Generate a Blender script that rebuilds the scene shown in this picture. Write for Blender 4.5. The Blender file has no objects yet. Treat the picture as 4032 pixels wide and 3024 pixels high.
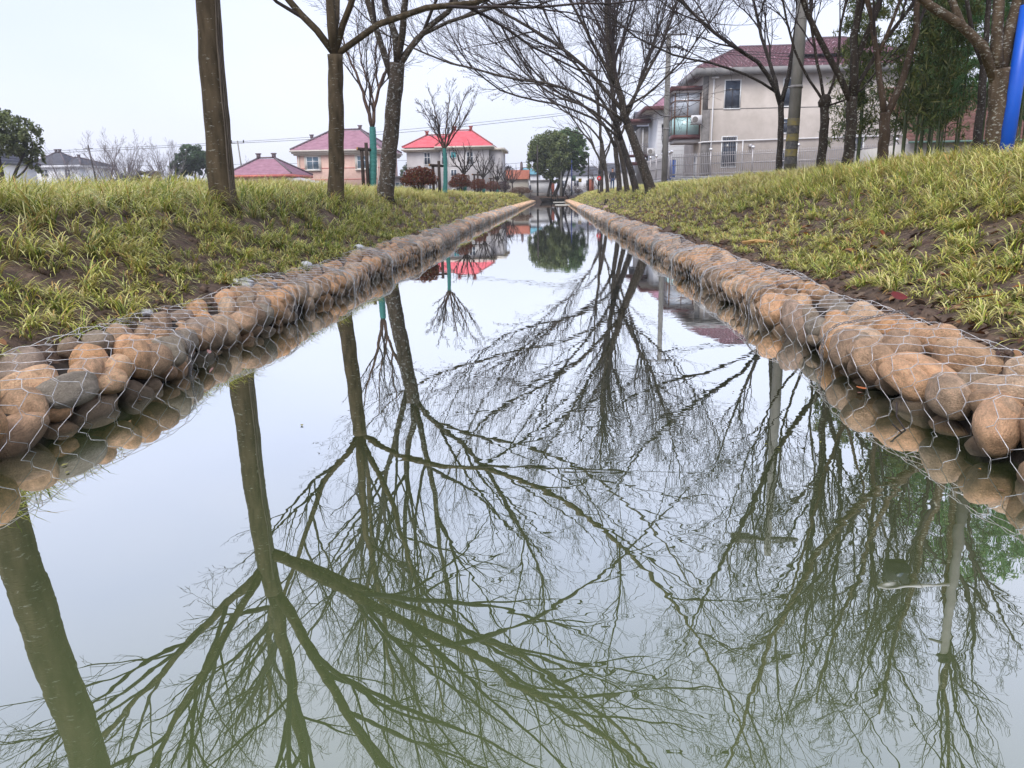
import bpy, math, random
import numpy as np
from mathutils import Vector, Matrix
random.seed(7); RNG = np.random.default_rng(7)
S = bpy.context.scene
COL = S.collection
PI = math.pi
HAZE = 0.0007

# ---------------------------------------------------------------- camera
cam_d = bpy.data.cameras.new('camera'); cam = bpy.data.objects.new('camera', cam_d); COL.objects.link(cam)
cam_d.sensor_width = 36.0; cam_d.lens = 27.23; cam_d.clip_start = 0.05; cam_d.clip_end = 6000
Xv = Vector((0.99854324, 0.05152146, -0.01602897)); Uv = Vector((0.00333481, 0.23757118, 0.97136441)); Wv = Vector((-0.05385413, 0.97000282, -0.23705329))
cam.matrix_world = Matrix(((Xv.x, Uv.x, -Wv.x, 0), (Xv.y, Uv.y, -Wv.y, 0), (Xv.z, Uv.z, -Wv.z, 1.0), (0, 0, 0, 1)))
S.camera = cam

# ---------------------------------------------------------------- world: overcast daylight
SUN_EL, SUN_AZ = 52.0, 200.0
world = bpy.data.worlds.new('World'); S.world = world; world.use_nodes = True
wn, wl = world.node_tree.nodes, world.node_tree.links
wn.clear()
sky = wn.new('ShaderNodeTexSky'); sky.sky_type = 'NISHITA'; sky.sun_disc = False
sky.sun_elevation = math.radians(SUN_EL); sky.sun_rotation = math.radians(SUN_AZ)
sky.air_density = 1.0; sky.dust_density = 4.0
bg1 = wn.new('ShaderNodeBackground'); bg1.inputs['Strength'].default_value = 0.05
bg2 = wn.new('ShaderNodeBackground'); bg2.inputs['Strength'].default_value = 0.86
tc = wn.new('ShaderNodeTexCoord'); mp = wn.new('ShaderNodeMapping'); mp.inputs['Scale'].default_value = (1, 1, 2.6)
nz = wn.new('ShaderNodeTexNoise'); nz.inputs['Scale'].default_value = 1.3; nz.inputs['Detail'].default_value = 3
cr = wn.new('ShaderNodeValToRGB')
cr.color_ramp.elements[0].position = 0.38; cr.color_ramp.elements[0].color = (0.70, 0.755, 0.985, 1)
cr.color_ramp.elements[1].position = 0.62; cr.color_ramp.elements[1].color = (0.835, 0.86, 1.02, 1)
addb = wn.new('ShaderNodeAddShader'); wo = wn.new('ShaderNodeOutputWorld')
wl.new(tc.outputs['Generated'], mp.inputs['Vector']); wl.new(mp.outputs[0], nz.inputs['Vector']); wl.new(nz.outputs['Fac'], cr.inputs['Fac'])
wl.new(cr.outputs[0], bg2.inputs['Color']); wl.new(sky.outputs[0], bg1.inputs['Color'])
wl.new(bg1.outputs[0], addb.inputs[0]); wl.new(bg2.outputs[0], addb.inputs[1]); wl.new(addb.outputs[0], wo.inputs['Surface'])
sun_d = bpy.data.lights.new('sun', 'SUN'); sun = bpy.data.objects.new('sun', sun_d); COL.objects.link(sun)
sun_d.energy = 1.5; sun_d.angle = math.radians(30); sun_d.color = (1, 0.97, 0.92)
_a = math.radians(SUN_AZ); _e = math.radians(SUN_EL)
sdir = Vector((math.sin(_a) * math.cos(_e), math.cos(_a) * math.cos(_e), math.sin(_e)))
sun.rotation_euler = sdir.to_track_quat('Z', 'Y').to_euler()
S.view_settings.view_transform = 'Standard'; S.view_settings.look = 'None'; S.view_settings.gamma = 1.0
S.view_settings.exposure = 0.27; S.view_settings.use_curve_mapping = False
S.render.engine = 'CYCLES'
S.cycles.max_bounces = 5; S.cycles.diffuse_bounces = 2; S.cycles.glossy_bounces = 3; S.cycles.transparent_max_bounces = 12
S.cycles.transmission_bounces = 3; S.cycles.volume_bounces = 0; S.cycles.caustics_reflective = False; S.cycles.caustics_refractive = False
S.cycles.use_denoising = True

# ---------------------------------------------------------------- noise
_P = np.random.default_rng(99).random((256, 256))
def vn(x, y):
    x = np.asarray(x, float); y = np.asarray(y, float)
    xi = np.floor(x).astype(int); yi = np.floor(y).astype(int); fx = x - xi; fy = y - yi
    fx = fx * fx * (3 - 2 * fx); fy = fy * fy * (3 - 2 * fy)
    a = _P[xi & 255, yi & 255]; b = _P[(xi + 1) & 255, yi & 255]; c = _P[xi & 255, (yi + 1) & 255]; d = _P[(xi + 1) & 255, (yi + 1) & 255]
    return (a * (1 - fx) + b * fx) * (1 - fy) + (c * (1 - fx) + d * fx) * fy
def fbm(x, y, o=4):
    s = 0; a = 0.5
    for k in range(o):
        s = s + a * vn(x * 2 ** k + 17 * k, y * 2 ** k + 31 * k); a *= 0.5
    return s

# ---------------------------------------------------------------- mesh helpers
class Geo:
    def __init__(s): s.v = []; s.f = []; s.c = []; s.n = 0
    def add(s, v, f, c=None):
        v = np.asarray(v, np.float32).reshape(-1, 3); f = np.asarray(f, np.int64)
        s.v.append(v); s.f.append(f + s.n); s.n += len(v)
        if c is not None: s.c.append(np.asarray(c, np.float32).reshape(-1, 4))
        return s
    def box(s, x0, x1, y0, y1, z0, z1):
        v = [(x0, y0, z0), (x1, y0, z0), (x1, y1, z0), (x0, y1, z0), (x0, y0, z1), (x1, y0, z1), (x1, y1, z1), (x0, y1, z1)]
        return s.add(v, [(0, 3, 2, 1), (4, 5, 6, 7), (0, 1, 5, 4), (1, 2, 6, 5), (2, 3, 7, 6), (3, 0, 4, 7)])
    def quad(s, a, b, c, d): return s.add([a, b, c, d], [(0, 1, 2, 3)])
    def tube(s, pts, rad, sides=8, cap=True):
        pts = np.asarray(pts, float); n = len(pts); rad = np.broadcast_to(np.asarray(rad, float), (n,))
        V, F = tubes(pts[None], rad[None], sides)
        s.add(V, F)
        if cap:
            k0 = s.n - n * sides
            s.v.append(np.asarray([pts[0], pts[-1]], np.float32)); c0 = s.n; s.n += 2
            fs = []
            for i in range(sides):
                j = (i + 1) % sides
                fs.append((k0 + j, k0 + i, c0)); fs.append((k0 + (n - 1) * sides + i, k0 + (n - 1) * sides + j, c0 + 1))
            s.f.append(np.asarray(fs, np.int64))
        return s
    def mesh(s, name, mats, smooth=False):
        me = bpy.data.meshes.new(name)
        V = np.concatenate(s.v); me.vertices.add(len(V)); me.vertices.foreach_set('co', V.ravel())
        li = np.concatenate([f.ravel() for f in s.f]); tot = np.concatenate([np.full(len(f), f.shape[1]) for f in s.f])
        st = np.concatenate([[0], np.cumsum(tot)[:-1]])
        me.loops.add(len(li)); me.loops.foreach_set('vertex_index', li.astype(np.int32))
        me.polygons.add(len(tot)); me.polygons.foreach_set('loop_start', st.astype(np.int32)); me.polygons.foreach_set('loop_total', tot.astype(np.int32))
        if smooth: me.polygons.foreach_set('use_smooth', np.ones(len(tot), bool))
        if s.c:
            ca = me.color_attributes.new('tint', 'FLOAT_COLOR', 'POINT'); ca.data.foreach_set('color', np.concatenate(s.c).ravel())
        me.update(calc_edges=True); me.validate()
        if not isinstance(mats, (list, tuple)): mats = [mats]
        for m in mats: me.materials.append(m)
        return me
def tubes(P, R, sides):
    """P (B,n,3) points, R (B,n) radii -> verts, quads"""
    B, n, _ = P.shape
    T = np.zeros_like(P); T[:, 1:-1] = P[:, 2:] - P[:, :-2]; T[:, 0] = P[:, 1] - P[:, 0]; T[:, -1] = P[:, -1] - P[:, -2]
    T /= np.linalg.norm(T, axis=2, keepdims=True) + 1e-9
    D = P[:, -1] - P[:, 0]
    ref = np.where((np.abs(D[:, 2:3]) > 0.7 * np.linalg.norm(D, axis=1, keepdims=True)), np.array([[1., 0, 0]]), np.array([[0, 0, 1.]]))[:, None, :]
    A = np.cross(T, np.broadcast_to(ref, T.shape)); A /= np.linalg.norm(A, axis=2, keepdims=True) + 1e-9
    Bn = np.cross(T, A)
    th = np.arange(sides) * 2 * PI / sides
    V = P[:, :, None, :] + R[:, :, None, None] * (A[:, :, None, :] * np.cos(th)[None, None, :, None] + Bn[:, :, None, :] * np.sin(th)[None, None, :, None])
    idx = np.arange(B * n * sides).reshape(B, n, sides)
    a = idx[:, :-1]; b = idx[:, 1:]; a2 = np.roll(a, -1, 2); b2 = np.roll(b, -1, 2)
    F = np.stack([a, a2, b2, b], -1).reshape(-1, 4)
    return V.reshape(-1, 3), F

def link(name, me, parent=None, loc=(0, 0, 0), rot=(0, 0, 0), scale=(1, 1, 1)):
    o = bpy.data.objects.new(name, me); COL.objects.link(o)
    o.location = loc; o.rotation_euler = rot; o.scale = scale
    if parent: o.parent = parent
    return o
def part(name, g, m, parent, smooth=False, kind=None, label=None, **k):
    o = link(name, g.mesh(name, m, smooth), parent, **k)
    if kind: o['kind'] = kind
    if label: o['label'] = label
    return o
def tag(o, label, cat, group=None, kind=None):
    o['label'] = label; o['category'] = cat
    if group: o['group'] = group
    if kind: o['kind'] = kind
    return o
def thing(name, label, cat, loc=(0, 0, 0), rz=0.0, group=None):
    o = bpy.data.objects.new(name, None); COL.objects.link(o); o.location = loc; o.rotation_euler = (0, 0, rz)
    o.empty_display_size = 0.2
    return tag(o, label, cat, group)
def struct(name, g, m, smooth=False, label=None):
    o = link(name, g.mesh(name, m, smooth)); o['kind'] = 'structure'
    if label: o['label'] = label
    return o
def dup(root, loc, rz, label=None, scale=1.0, group=None):
    r = root.copy(); COL.objects.link(r); r.location = loc; r.rotation_euler = (0, 0, rz); r.scale = (scale,) * 3
    if label: r['label'] = label
    if group: r['group'] = group
    for ch in list(root.children):
        c = ch.copy(); COL.objects.link(c); c.parent = r
        for gch in list(ch.children):
            d = gch.copy(); COL.objects.link(d); d.parent = c
    return r

# ---------------------------------------------------------------- materials
def M(name, c1, c2=None, scale=5.0, rough=0.8, bump=0.0, bscale=None, detail=6, stretch=(1, 1, 1), metal=0.0, spec=0.5, coords='Object', c3=None, c3pos=0.7, rnd=0.0):
    m = bpy.data.materials.new(name); m.use_nodes = True
    n, l = m.node_tree.nodes, m.node_tree.links
    b = n['Principled BSDF']; b.inputs['Roughness'].default_value = rough; b.inputs['Metallic'].default_value = metal
    b.inputs['Specular IOR Level'].default_value = spec
    if c2 is None and c3 is None and not bump:
        b.inputs['Base Color'].default_value = (*c1, 1); return m
    tc = n.new('ShaderNodeTexCoord'); mp = n.new('ShaderNodeMapping'); mp.inputs['Scale'].default_value = stretch
    l.new(tc.outputs[coords], mp.inputs[0])
    t = n.new('ShaderNodeTexNoise'); t.inputs['Scale'].default_value = scale; t.inputs['Detail'].default_value = detail; t.inputs['Roughness'].default_value = 0.62
    l.new(mp.outputs[0], t.inputs['Vector'])
    r = n.new('ShaderNodeValToRGB'); e = r.color_ramp.elements
    e[0].position = 0.35; e[0].color = (*c1, 1); e[1].position = 0.65; e[1].color = (*(c2 or c1), 1)
    if c3: x = e.new(c3pos); x.color = (*c3, 1)
    l.new(t.outputs['Fac'], r.inputs[0])
    out = r.outputs[0]
    if rnd:
        oi = n.new('ShaderNodeObjectInfo'); hsv = n.new('ShaderNodeHueSaturation'); mr = n.new('ShaderNodeMapRange')
        mr.inputs['To Min'].default_value = 1 - rnd; mr.inputs['To Max'].default_value = 1 + rnd
        l.new(oi.outputs['Random'], mr.inputs[0]); l.new(mr.outputs[0], hsv.inputs['Value']); l.new(out, hsv.inputs['Color']); out = hsv.outputs[0]
    l.new(out, b.inputs['Base Color'])
    if bump:
        t2 = n.new('ShaderNodeTexNoise'); t2.inputs['Scale'].default_value = bscale or scale * 3; t2.inputs['Detail'].default_value = 5
        l.new(mp.outputs[0], t2.inputs['Vector'])
        bm = n.new('ShaderNodeBump'); bm.inputs['Strength'].default_value = bump; bm.inputs['Distance'].default_value = 0.02
        l.new(t2.outputs['Fac'], bm.inputs['Height']); l.new(bm.outputs[0], b.inputs['Normal'])
    return m
def M_attr(name, rough=0.6, spec=0.3, trans=0.0):
    m = bpy.data.materials.new(name); m.use_nodes = True
    n, l = m.node_tree.nodes, m.node_tree.links
    b = n['Principled BSDF']; b.inputs['Roughness'].default_value = rough; b.inputs['Specular IOR Level'].default_value = spec
    a = n.new('ShaderNodeAttribute'); a.attribute_name = 'tint'
    l.new(a.outputs['Color'], b.inputs['Base Color'])
    if trans:
        tr = n.new('ShaderNodeBsdfTranslucent'); mx = n.new('ShaderNodeMixShader'); mx.inputs[0].default_value = trans
        l.new(a.outputs['Color'], tr.inputs[0]); l.new(b.outputs[0], mx.inputs[1]); l.new(tr.outputs[0], mx.inputs[2])
        l.new(mx.outputs[0], n['Material Output'].inputs[0])
    return m
def stone_mat(name, island=False):
    m = bpy.data.materials.new(name); m.use_nodes = True
    n, l = m.node_tree.nodes, m.node_tree.links
    b = n['Principled BSDF']; b.inputs['Specular IOR Level'].default_value = 0.45
    if island:
        g = n.new('ShaderNodeNewGeometry'); rnd = g.outputs['Random Per Island']
    else:
        oi = n.new('ShaderNodeObjectInfo'); rnd = oi.outputs['Random']; g = n.new('ShaderNodeNewGeometry')
    r = n.new('ShaderNodeValToRGB'); r.color_ramp.interpolation = 'LINEAR'; e = r.color_ramp.elements
    cols = [(0.00, (0.478, 0.274, 0.136)), (0.13, (0.520, 0.284, 0.128)), (0.26, (0.281, 0.176, 0.100)), (0.38, (0.603, 0.372, 0.200)), (0.5, (0.250, 0.162, 0.100)), (0.62, (0.562, 0.392, 0.248)), (0.74, (0.229, 0.171, 0.120)), (0.84, (0.541, 0.304, 0.152)), (0.93, (0.208, 0.191, 0.148)), (1.0, (0.312, 0.216, 0.152))]
    e[0].position = 0; e[0].color = (*cols[0][1], 1); e[1].position = 1; e[1].color = (*cols[-1][1], 1)
    for p, c in cols[1:-1]: x = e.new(p); x.color = (*c, 1)
    l.new(rnd, r.inputs[0])
    tc = n.new('ShaderNodeTexCoord'); co = tc.outputs['Object'] if not island else g.outputs['Position']
    # offset texture by random
    va = n.new('ShaderNodeVectorMath'); va.operation = 'ADD'; cm = n.new('ShaderNodeCombineXYZ')
    mu = n.new('ShaderNodeMath'); mu.operation = 'MULTIPLY'; mu.inputs[1].default_value = 37.0
    l.new(rnd, mu.inputs[0]); l.new(mu.outputs[0], cm.inputs[0]); l.new(mu.outputs[0], cm.inputs[2]); l.new(co, va.inputs[0]); l.new(cm.outputs[0], va.inputs[1])
    t1 = n.new('ShaderNodeTexNoise'); t1.inputs['Scale'].default_value = 2.2 if not island else 14; t1.inputs['Detail'].default_value = 7; t1.inputs['Roughness'].default_value = 0.6
    t2 = n.new('ShaderNodeTexNoise'); t2.inputs['Scale'].default_value = 14 if not island else 60; t2.inputs['Detail'].default_value = 6; t2.inputs['Roughness'].default_value = 0.7
    l.new(va.outputs[0], t1.inputs['Vector']); l.new(va.outputs[0], t2.inputs['Vector'])
    m1 = n.new('ShaderNodeMapRange'); m1.inputs['From Min'].default_value = 0.3; m1.inputs['From Max'].default_value = 0.7; m1.inputs['To Min'].default_value = 0.6; m1.inputs['To Max'].default_value = 1.28
    l.new(t1.outputs['Fac'], m1.inputs[0])
    m2 = n.new('ShaderNodeMapRange'); m2.inputs['From Min'].default_value = 0.3; m2.inputs['From Max'].default_value = 0.7; m2.inputs['To Min'].default_value = 0.68; m2.inputs['To Max'].default_value = 1.2
    l.new(t2.outputs['Fac'], m2.inputs[0])
    mm = n.new('ShaderNodeMath'); mm.operation = 'MULTIPLY'; l.new(m1.outputs[0], mm.inputs[0]); l.new(m2.outputs[0], mm.inputs[1])
    hs = n.new('ShaderNodeHueSaturation'); gm = n.new('ShaderNodeMath'); gm.operation = 'MULTIPLY'; gm.inputs[1].default_value = 2.0; l.new(mm.outputs[0], gm.inputs[0]); l.new(gm.outputs[0], hs.inputs['Value']); l.new(r.outputs[0], hs.inputs['Color']); hs.inputs['Saturation'].default_value = 0.93
    # wet, algae-stained band at the water line, also painting the stones' shaded undersides
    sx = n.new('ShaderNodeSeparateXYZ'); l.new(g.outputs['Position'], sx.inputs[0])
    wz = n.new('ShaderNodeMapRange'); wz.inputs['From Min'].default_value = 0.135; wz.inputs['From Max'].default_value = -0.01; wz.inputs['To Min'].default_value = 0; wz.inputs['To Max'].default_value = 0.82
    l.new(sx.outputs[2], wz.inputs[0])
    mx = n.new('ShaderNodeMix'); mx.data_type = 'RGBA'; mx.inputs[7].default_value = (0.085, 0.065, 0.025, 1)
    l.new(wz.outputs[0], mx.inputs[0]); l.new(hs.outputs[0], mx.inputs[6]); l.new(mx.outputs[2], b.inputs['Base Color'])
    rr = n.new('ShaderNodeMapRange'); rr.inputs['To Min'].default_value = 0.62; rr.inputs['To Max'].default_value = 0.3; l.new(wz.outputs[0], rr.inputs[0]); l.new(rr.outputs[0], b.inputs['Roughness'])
    bm = n.new('ShaderNodeBump'); bm.inputs['Strength'].default_value = 0.7; bm.inputs['Distance'].default_value = 0.12 if not island else 0.012
    l.new(t2.outputs['Fac'], bm.inputs['Height']); l.new(bm.outputs[0], b.inputs['Normal'])
    return m
def bark_mat(name, c1, c2, lich=(0.5, 0.5, 0.46), amount=0.5, lscale=9.0, zs=2.6):
    m = bpy.data.materials.new(name); m.use_nodes = True
    n, l = m.node_tree.nodes, m.node_tree.links
    b = n['Principled BSDF']; b.inputs['Roughness'].default_value = 0.85; b.inputs['Specular IOR Level'].default_value = 0.25
    tc = n.new('ShaderNodeTexCoord'); mp = n.new('ShaderNodeMapping'); mp.inputs['Scale'].default_value = (1, 1, zs); l.new(tc.outputs['Object'], mp.inputs[0])
    mp2 = n.new('ShaderNodeMapping'); mp2.inputs['Scale'].default_value = (1, 1, 0.25); l.new(tc.outputs['Object'], mp2.inputs[0])
    t0 = n.new('ShaderNodeTexNoise'); t0.inputs['Scale'].default_value = 11; t0.inputs['Detail'].default_value = 6; l.new(mp2.outputs[0], t0.inputs['Vector'])
    r0 = n.new('ShaderNodeValToRGB'); r0.color_ramp.elements[0].position = 0.35; r0.color_ramp.elements[0].color = (*c1, 1); r0.color_ramp.elements[1].position = 0.68; r0.color_ramp.elements[1].color = (*c2, 1)
    l.new(t0.outputs['Fac'], r0.inputs[0])
    t1 = n.new('ShaderNodeTexNoise'); t1.inputs['Scale'].default_value = lscale; t1.inputs['Detail'].default_value = 5; t1.inputs['Roughness'].default_value = 0.7; l.new(mp.outputs[0], t1.inputs['Vector'])
    r1 = n.new('ShaderNodeMapRange'); th = 0.655 - 0.15 * amount; r1.inputs['From Min'].default_value = th; r1.inputs['From Max'].default_value = th + 0.05; r1.inputs['To Max'].default_value = 0.75
    l.new(t1.outputs['Fac'], r1.inputs[0])
    mx = n.new('ShaderNodeMix'); mx.data_type = 'RGBA'; mx.inputs[7].default_value = (*lich, 1)
    l.new(r1.outputs[0], mx.inputs[0]); l.new(r0.outputs[0], mx.inputs[6]); l.new(mx.outputs[2], b.inputs['Base Color'])
    t2 = n.new('ShaderNodeTexNoise'); t2.inputs['Scale'].default_value = 30; t2.inputs['Detail'].default_value = 4; l.new(mp.outputs[0], t2.inputs['Vector'])
    bm = n.new('ShaderNodeBump'); bm.inputs['Strength'].default_value = 0.6; bm.inputs['Distance'].default_value = 0.012; l.new(t2.outputs['Fac'], bm.inputs['Height']); l.new(bm.outputs[0], b.inputs['Normal'])
    return m

m_soil = M('soil', (0.055, 0.036, 0.026), (0.17, 0.115, 0.08), 9, 0.95, 1.0, 40, c3=(0.27, 0.20, 0.145), c3pos=0.78, detail=10)
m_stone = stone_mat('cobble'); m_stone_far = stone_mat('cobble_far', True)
m_core = M('rubble_core', (0.022, 0.017, 0.012), (0.05, 0.036, 0.026), 20, 0.95, 0.5)  # shade of the gaps between cobbles put into the core's colour
m_wire = M('galvanised_wire', (0.80, 0.81, 0.82), (0.45, 0.45, 0.46), 30, 0.4, metal=0.2)
m_wire_dark = M('rusty_binding_wire', (0.16, 0.14, 0.13), (0.33, 0.33, 0.34), 40, 0.5, metal=0.4)
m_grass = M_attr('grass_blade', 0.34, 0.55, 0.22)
m_leaf = M_attr('leaf', 0.5, 0.35, 0.35)
m_litter = M_attr('dead_leaf', 0.8, 0.2, 0.0)
m_bark = bark_mat('bark_grey_brown', (0.05, 0.038, 0.022), (0.13, 0.098, 0.06), (0.33, 0.33, 0.29), 0.35, 10, 4.0)
m_bark2 = bark_mat('bark_lichen', (0.028, 0.022, 0.017), (0.07, 0.055, 0.043), (0.34, 0.35, 0.31), 0.5, 16, 1.8)
m_bark_dark = bark_mat('bark_wet_dark', (0.022, 0.018, 0.016), (0.06, 0.048, 0.04), (0.30, 0.31, 0.29), 0.5, 20, 1.8)
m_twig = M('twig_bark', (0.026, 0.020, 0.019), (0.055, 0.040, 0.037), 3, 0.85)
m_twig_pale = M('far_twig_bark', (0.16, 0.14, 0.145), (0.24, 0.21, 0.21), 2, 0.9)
m_strip = M('peeled_bark_strip', (0.09, 0.07, 0.052), (0.20, 0.165, 0.13), 14, 0.85, 0.6, 30, stretch=(6, 6, 0.4))
# ================================================================ terrain
def sstep(a, b, x):
    t = np.clip((x - a) / (b - a), 0, 1); return t * t * (3 - 2 * t)
CAN_END = 112.0
def xl(y): return np.where(np.asarray(y) < 18.4, 2.18, 2.38)     # canal half width, left wall face
XR = 1.60
_lu = [0, 2.30, 2.42, 2.56, 2.72, 3.0, 3.4, 3.8, 4.5, 5.4, 6.6, 9, 14, 3000]
_lz = [-.9, -.9, .0, .20, .30, .42, .66, .90, 1.04, 1.16, 1.20, 1.05, .98, .9]
_ru = [0, 1.72, 1.85, 2.02, 2.2, 2.55, 3.1, 3.8, 4.6, 5.3, 6.2, 8.0, 12, 3000]
_rz = [-.9, -.9, .0, .21, .30, .37, .62, .90, 1.13, 1.26, 1.38, 1.36, 1.25, .9]
def h0(x, y):
    x = np.asarray(x, float); y = np.asarray(y, float)
    L = np.interp(-x - (xl(y) - 2.2), _lu, _lz); R = np.interp(x, _ru, _rz)
    z = np.where(x < 0, L, R)
    z = z - 0.20 * (1 - sstep(7, 20, y)) * sstep(3.6, 5.4, -x) - 0.05 * sstep(4.2, 5.4, x) - 0.09 * sstep(18, 45, y) * sstep(4.0, 5.4, -x) * (x > -9) + 0.03 * sstep(24, 60, y) * sstep(4.2, 5.4, x) * (x < 9)
    end = sstep(CAN_END - 10, CAN_END - 1, y)
    z = z * (1 - end * (np.abs(x) > 1.9)) + 0.75 * end * (np.abs(x) > 1.9)
    z = np.where((y > CAN_END) , 0.8, z)
    z = z + 0.10 * sstep(0.5, 1.0, np.abs(z)) * (fbm(x * 0.7, y * 0.35, 2) - 0.4) * (y < CAN_END)
    return z
def clod(x, y):
    w = ((np.abs(x) > 2.0) & (np.abs(x) < 8) & (y < 60)) * (1 - sstep(40, 60, y))
    a = fbm(x * 2.3 + 5, y * 2.3, 3) - 0.42; b = fbm(x * 9, y * 9 + 3, 4) - 0.47
    return w * (0.16 * np.maximum(a, -0.03) + 0.10 * np.abs(b))
def hgt(x, y): return h0(x, y) + clod(np.asarray(x, float), np.asarray(y, float)) * (h0(x, y) > 0.2)
xs = np.concatenate([[-3000, -1200, -500, -220, -120, -80, -50, -36, -26, -19, -14, -11, -9, -8], np.linspace(-7.4, -2.6, 86), [-2.5, -2.4, -2.3, -2.0, -1, 0, 1, 1.6, 1.72, 1.8, 1.9], np.linspace(2.0, 7.4, 92), [8, 9, 10, 12, 15, 20, 28, 40, 60, 90, 140, 260, 600, 1400, 3000]])
ysl = [-60., -30, -15, -8, -4, -1, 1]
y = 2.0
while y < CAN_END: ysl.append(y); y += max(0.055, y * 0.0135)
ysl += [CAN_END - .02, CAN_END + .02, 116, 122, 130, 145, 170, 220, 320, 500, 900, 1800, 4000]
ys = np.array(ysl)
XX, YY = np.meshgrid(xs, ys); ZZ = hgt(XX, YY)
gi = np.arange(XX.size).reshape(XX.shape)
g = Geo().add(np.stack([XX, YY, ZZ], -1), np.stack([gi[:-1, :-1], gi[:-1, 1:], gi[1:, 1:], gi[1:, :-1]], -1).reshape(-1, 4))
ground = struct('ground', g, m_soil, True, 'brown clod soil of the banks')

# water -----------------------------------------------------------
def water_mat():
    m = bpy.data.materials.new('canal_water'); m.use_nodes = True
    n, l = m.node_tree.nodes, m.node_tree.links; n.clear()
    out = n.new('ShaderNodeOutputMaterial'); g = n.new('ShaderNodeNewGeometry'); sx = n.new('ShaderNodeSeparateXYZ'); l.new(g.outputs['Position'], sx.inputs[0])
    dif = n.new('ShaderNodeBsdfDiffuse'); tr = n.new('ShaderNodeBsdfTransparent'); tr.inputs[0].default_value = (0.50, 0.42, 0.18, 1)
    nz = n.new('ShaderNodeTexNoise'); nz.inputs['Scale'].default_value = 0.35; nz.inputs['Detail'].default_value = 3; l.new(g.outputs['Position'], nz.inputs['Vector'])
    r = n.new('ShaderNodeValToRGB'); r.color_ramp.elements[0].position = .35; r.color_ramp.elements[0].color = (0.098, 0.128, 0.050, 1); r.color_ramp.elements[1].position = .65; r.color_ramp.elements[1].color = (0.120, 0.148, 0.062, 1)
    l.new(nz.outputs['Fac'], r.inputs[0]); l.new(r.outputs[0], dif.inputs[0])
    # shallow margins along both walls, where the stones show through
    ab = n.new('ShaderNodeMath'); ab.operation = 'ADD'; ab.inputs[1].default_value = 0.34; l.new(sx.outputs[0], ab.inputs[0])
    a2 = n.new('ShaderNodeMath'); a2.operation = 'ABSOLUTE'; l.new(ab.outputs[0], a2.inputs[0])
    sh = n.new('ShaderNodeMapRange'); sh.inputs['From Min'].default_value = 1.62; sh.inputs['From Max'].default_value = 1.93; sh.inputs['To Min'].default_value = 0; sh.inputs['To Max'].default_value = 0.28
    sh.interpolation_type = 'SMOOTHSTEP'
    l.new(a2.outputs[0], sh.inputs[0])
    body = n.new('ShaderNodeMixShader'); l.new(sh.outputs[0], body.inputs[0]); l.new(dif.outputs[0], body.inputs[1]); l.new(tr.outputs[0], body.inputs[2])
    gl = n.new('ShaderNodeBsdfGlossy'); gl.inputs['Roughness'].default_value = 0.0; gl.inputs['Color'].default_value = (0.97, 0.98, 0.98, 1)
    # ripples: long soft swell + fine wind ripple in patches
    mp = n.new('ShaderNodeMapping'); mp.inputs['Scale'].default_value = (1.0, 1.5, 1); l.new(g.outputs['Position'], mp.inputs[0])
    w1 = n.new('ShaderNodeTexNoise'); w1.inputs['Scale'].default_value = 1.6; w1.inputs['Detail'].default_value = 1.5; l.new(mp.outputs[0], w1.inputs['Vector'])
    w2 = n.new('ShaderNodeTexNoise'); w2.inputs['Scale'].default_value = 9.0; w2.inputs['Detail'].default_value = 1.0; w2.inputs['Distortion'].default_value = 0.4; l.new(mp.outputs[0], w2.inputs['Vector'])
    pm = n.new('ShaderNodeTexNoise'); pm.inputs['Scale'].default_value = 0.45; pm.inputs['Detail'].default_value = 2; l.new(g.outputs['Position'], pm.inputs['Vector'])
    pr = n.new('ShaderNodeMapRange'); pr.inputs['From Min'].default_value = .38; pr.inputs['From Max'].default_value = .62; pr.inputs['To Min'].default_value = .25; pr.inputs['To Max'].default_value = 1.0; l.new(pm.outputs['Fac'], pr.inputs[0])
    # calmer towards the near left wall
    xr = n.new('ShaderNodeMapRange'); xr.inputs['From Min'].default_value = -1.8; xr.inputs['From Max'].default_value = 1.0; xr.inputs['To Min'].default_value = .35; xr.inputs['To Max'].default_value = 1.25; l.new(sx.outputs[0], xr.inputs[0])
    mm = n.new('ShaderNodeMath'); mm.operation = 'MULTIPLY'; l.new(pr.outputs[0], mm.inputs[0]); l.new(xr.outputs[0], mm.inputs[1])
    m2 = n.new('ShaderNodeMath'); m2.operation = 'MULTIPLY'; l.new(mm.outputs[0], m2.inputs[0]); l.new(w2.outputs['Fac'], m2.inputs[1])
    m2b = n.new('ShaderNodeMath'); m2b.operation = 'MULTIPLY'; m2b.inputs[1].default_value = 0.085; l.new(m2.outputs[0], m2b.inputs[0])
    m1 = n.new('ShaderNodeMath'); m1.operation = 'MULTIPLY'; m1.inputs[1].default_value = 0.16; l.new(w1.outputs['Fac'], m1.inputs[0])
    ad = n.new('ShaderNodeMath'); ad.operation = 'ADD'; l.new(m1.outputs[0], ad.inputs[0]); l.new(m2b.outputs[0], ad.inputs[1])
    bm = n.new('ShaderNodeBump'); bm.inputs['Strength'].default_value = 1.0; bm.inputs['Distance'].default_value = WATER_AMP; l.new(ad.outputs[0], bm.inputs['Height'])
    l.new(bm.outputs[0], gl.inputs['Normal'])
    lw = n.new('ShaderNodeLayerWeight'); lw.inputs['Blend'].default_value = 0.5
    fr = n.new('ShaderNodeFloatCurve'); cv = fr.mapping.curves[0]
    for q, (px, py) in enumerate([(0.0, .06), (.38, .37), (.62, .69), (.82, .93), (1.0, 1.0)]):
        if q in (0, 4): cv.points[0 if q == 0 else -1].location = (px, py)
        else: cv.points.new(px, py)
    fr.mapping.update(); l.new(lw.outputs['Facing'], fr.inputs['Value'])
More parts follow.
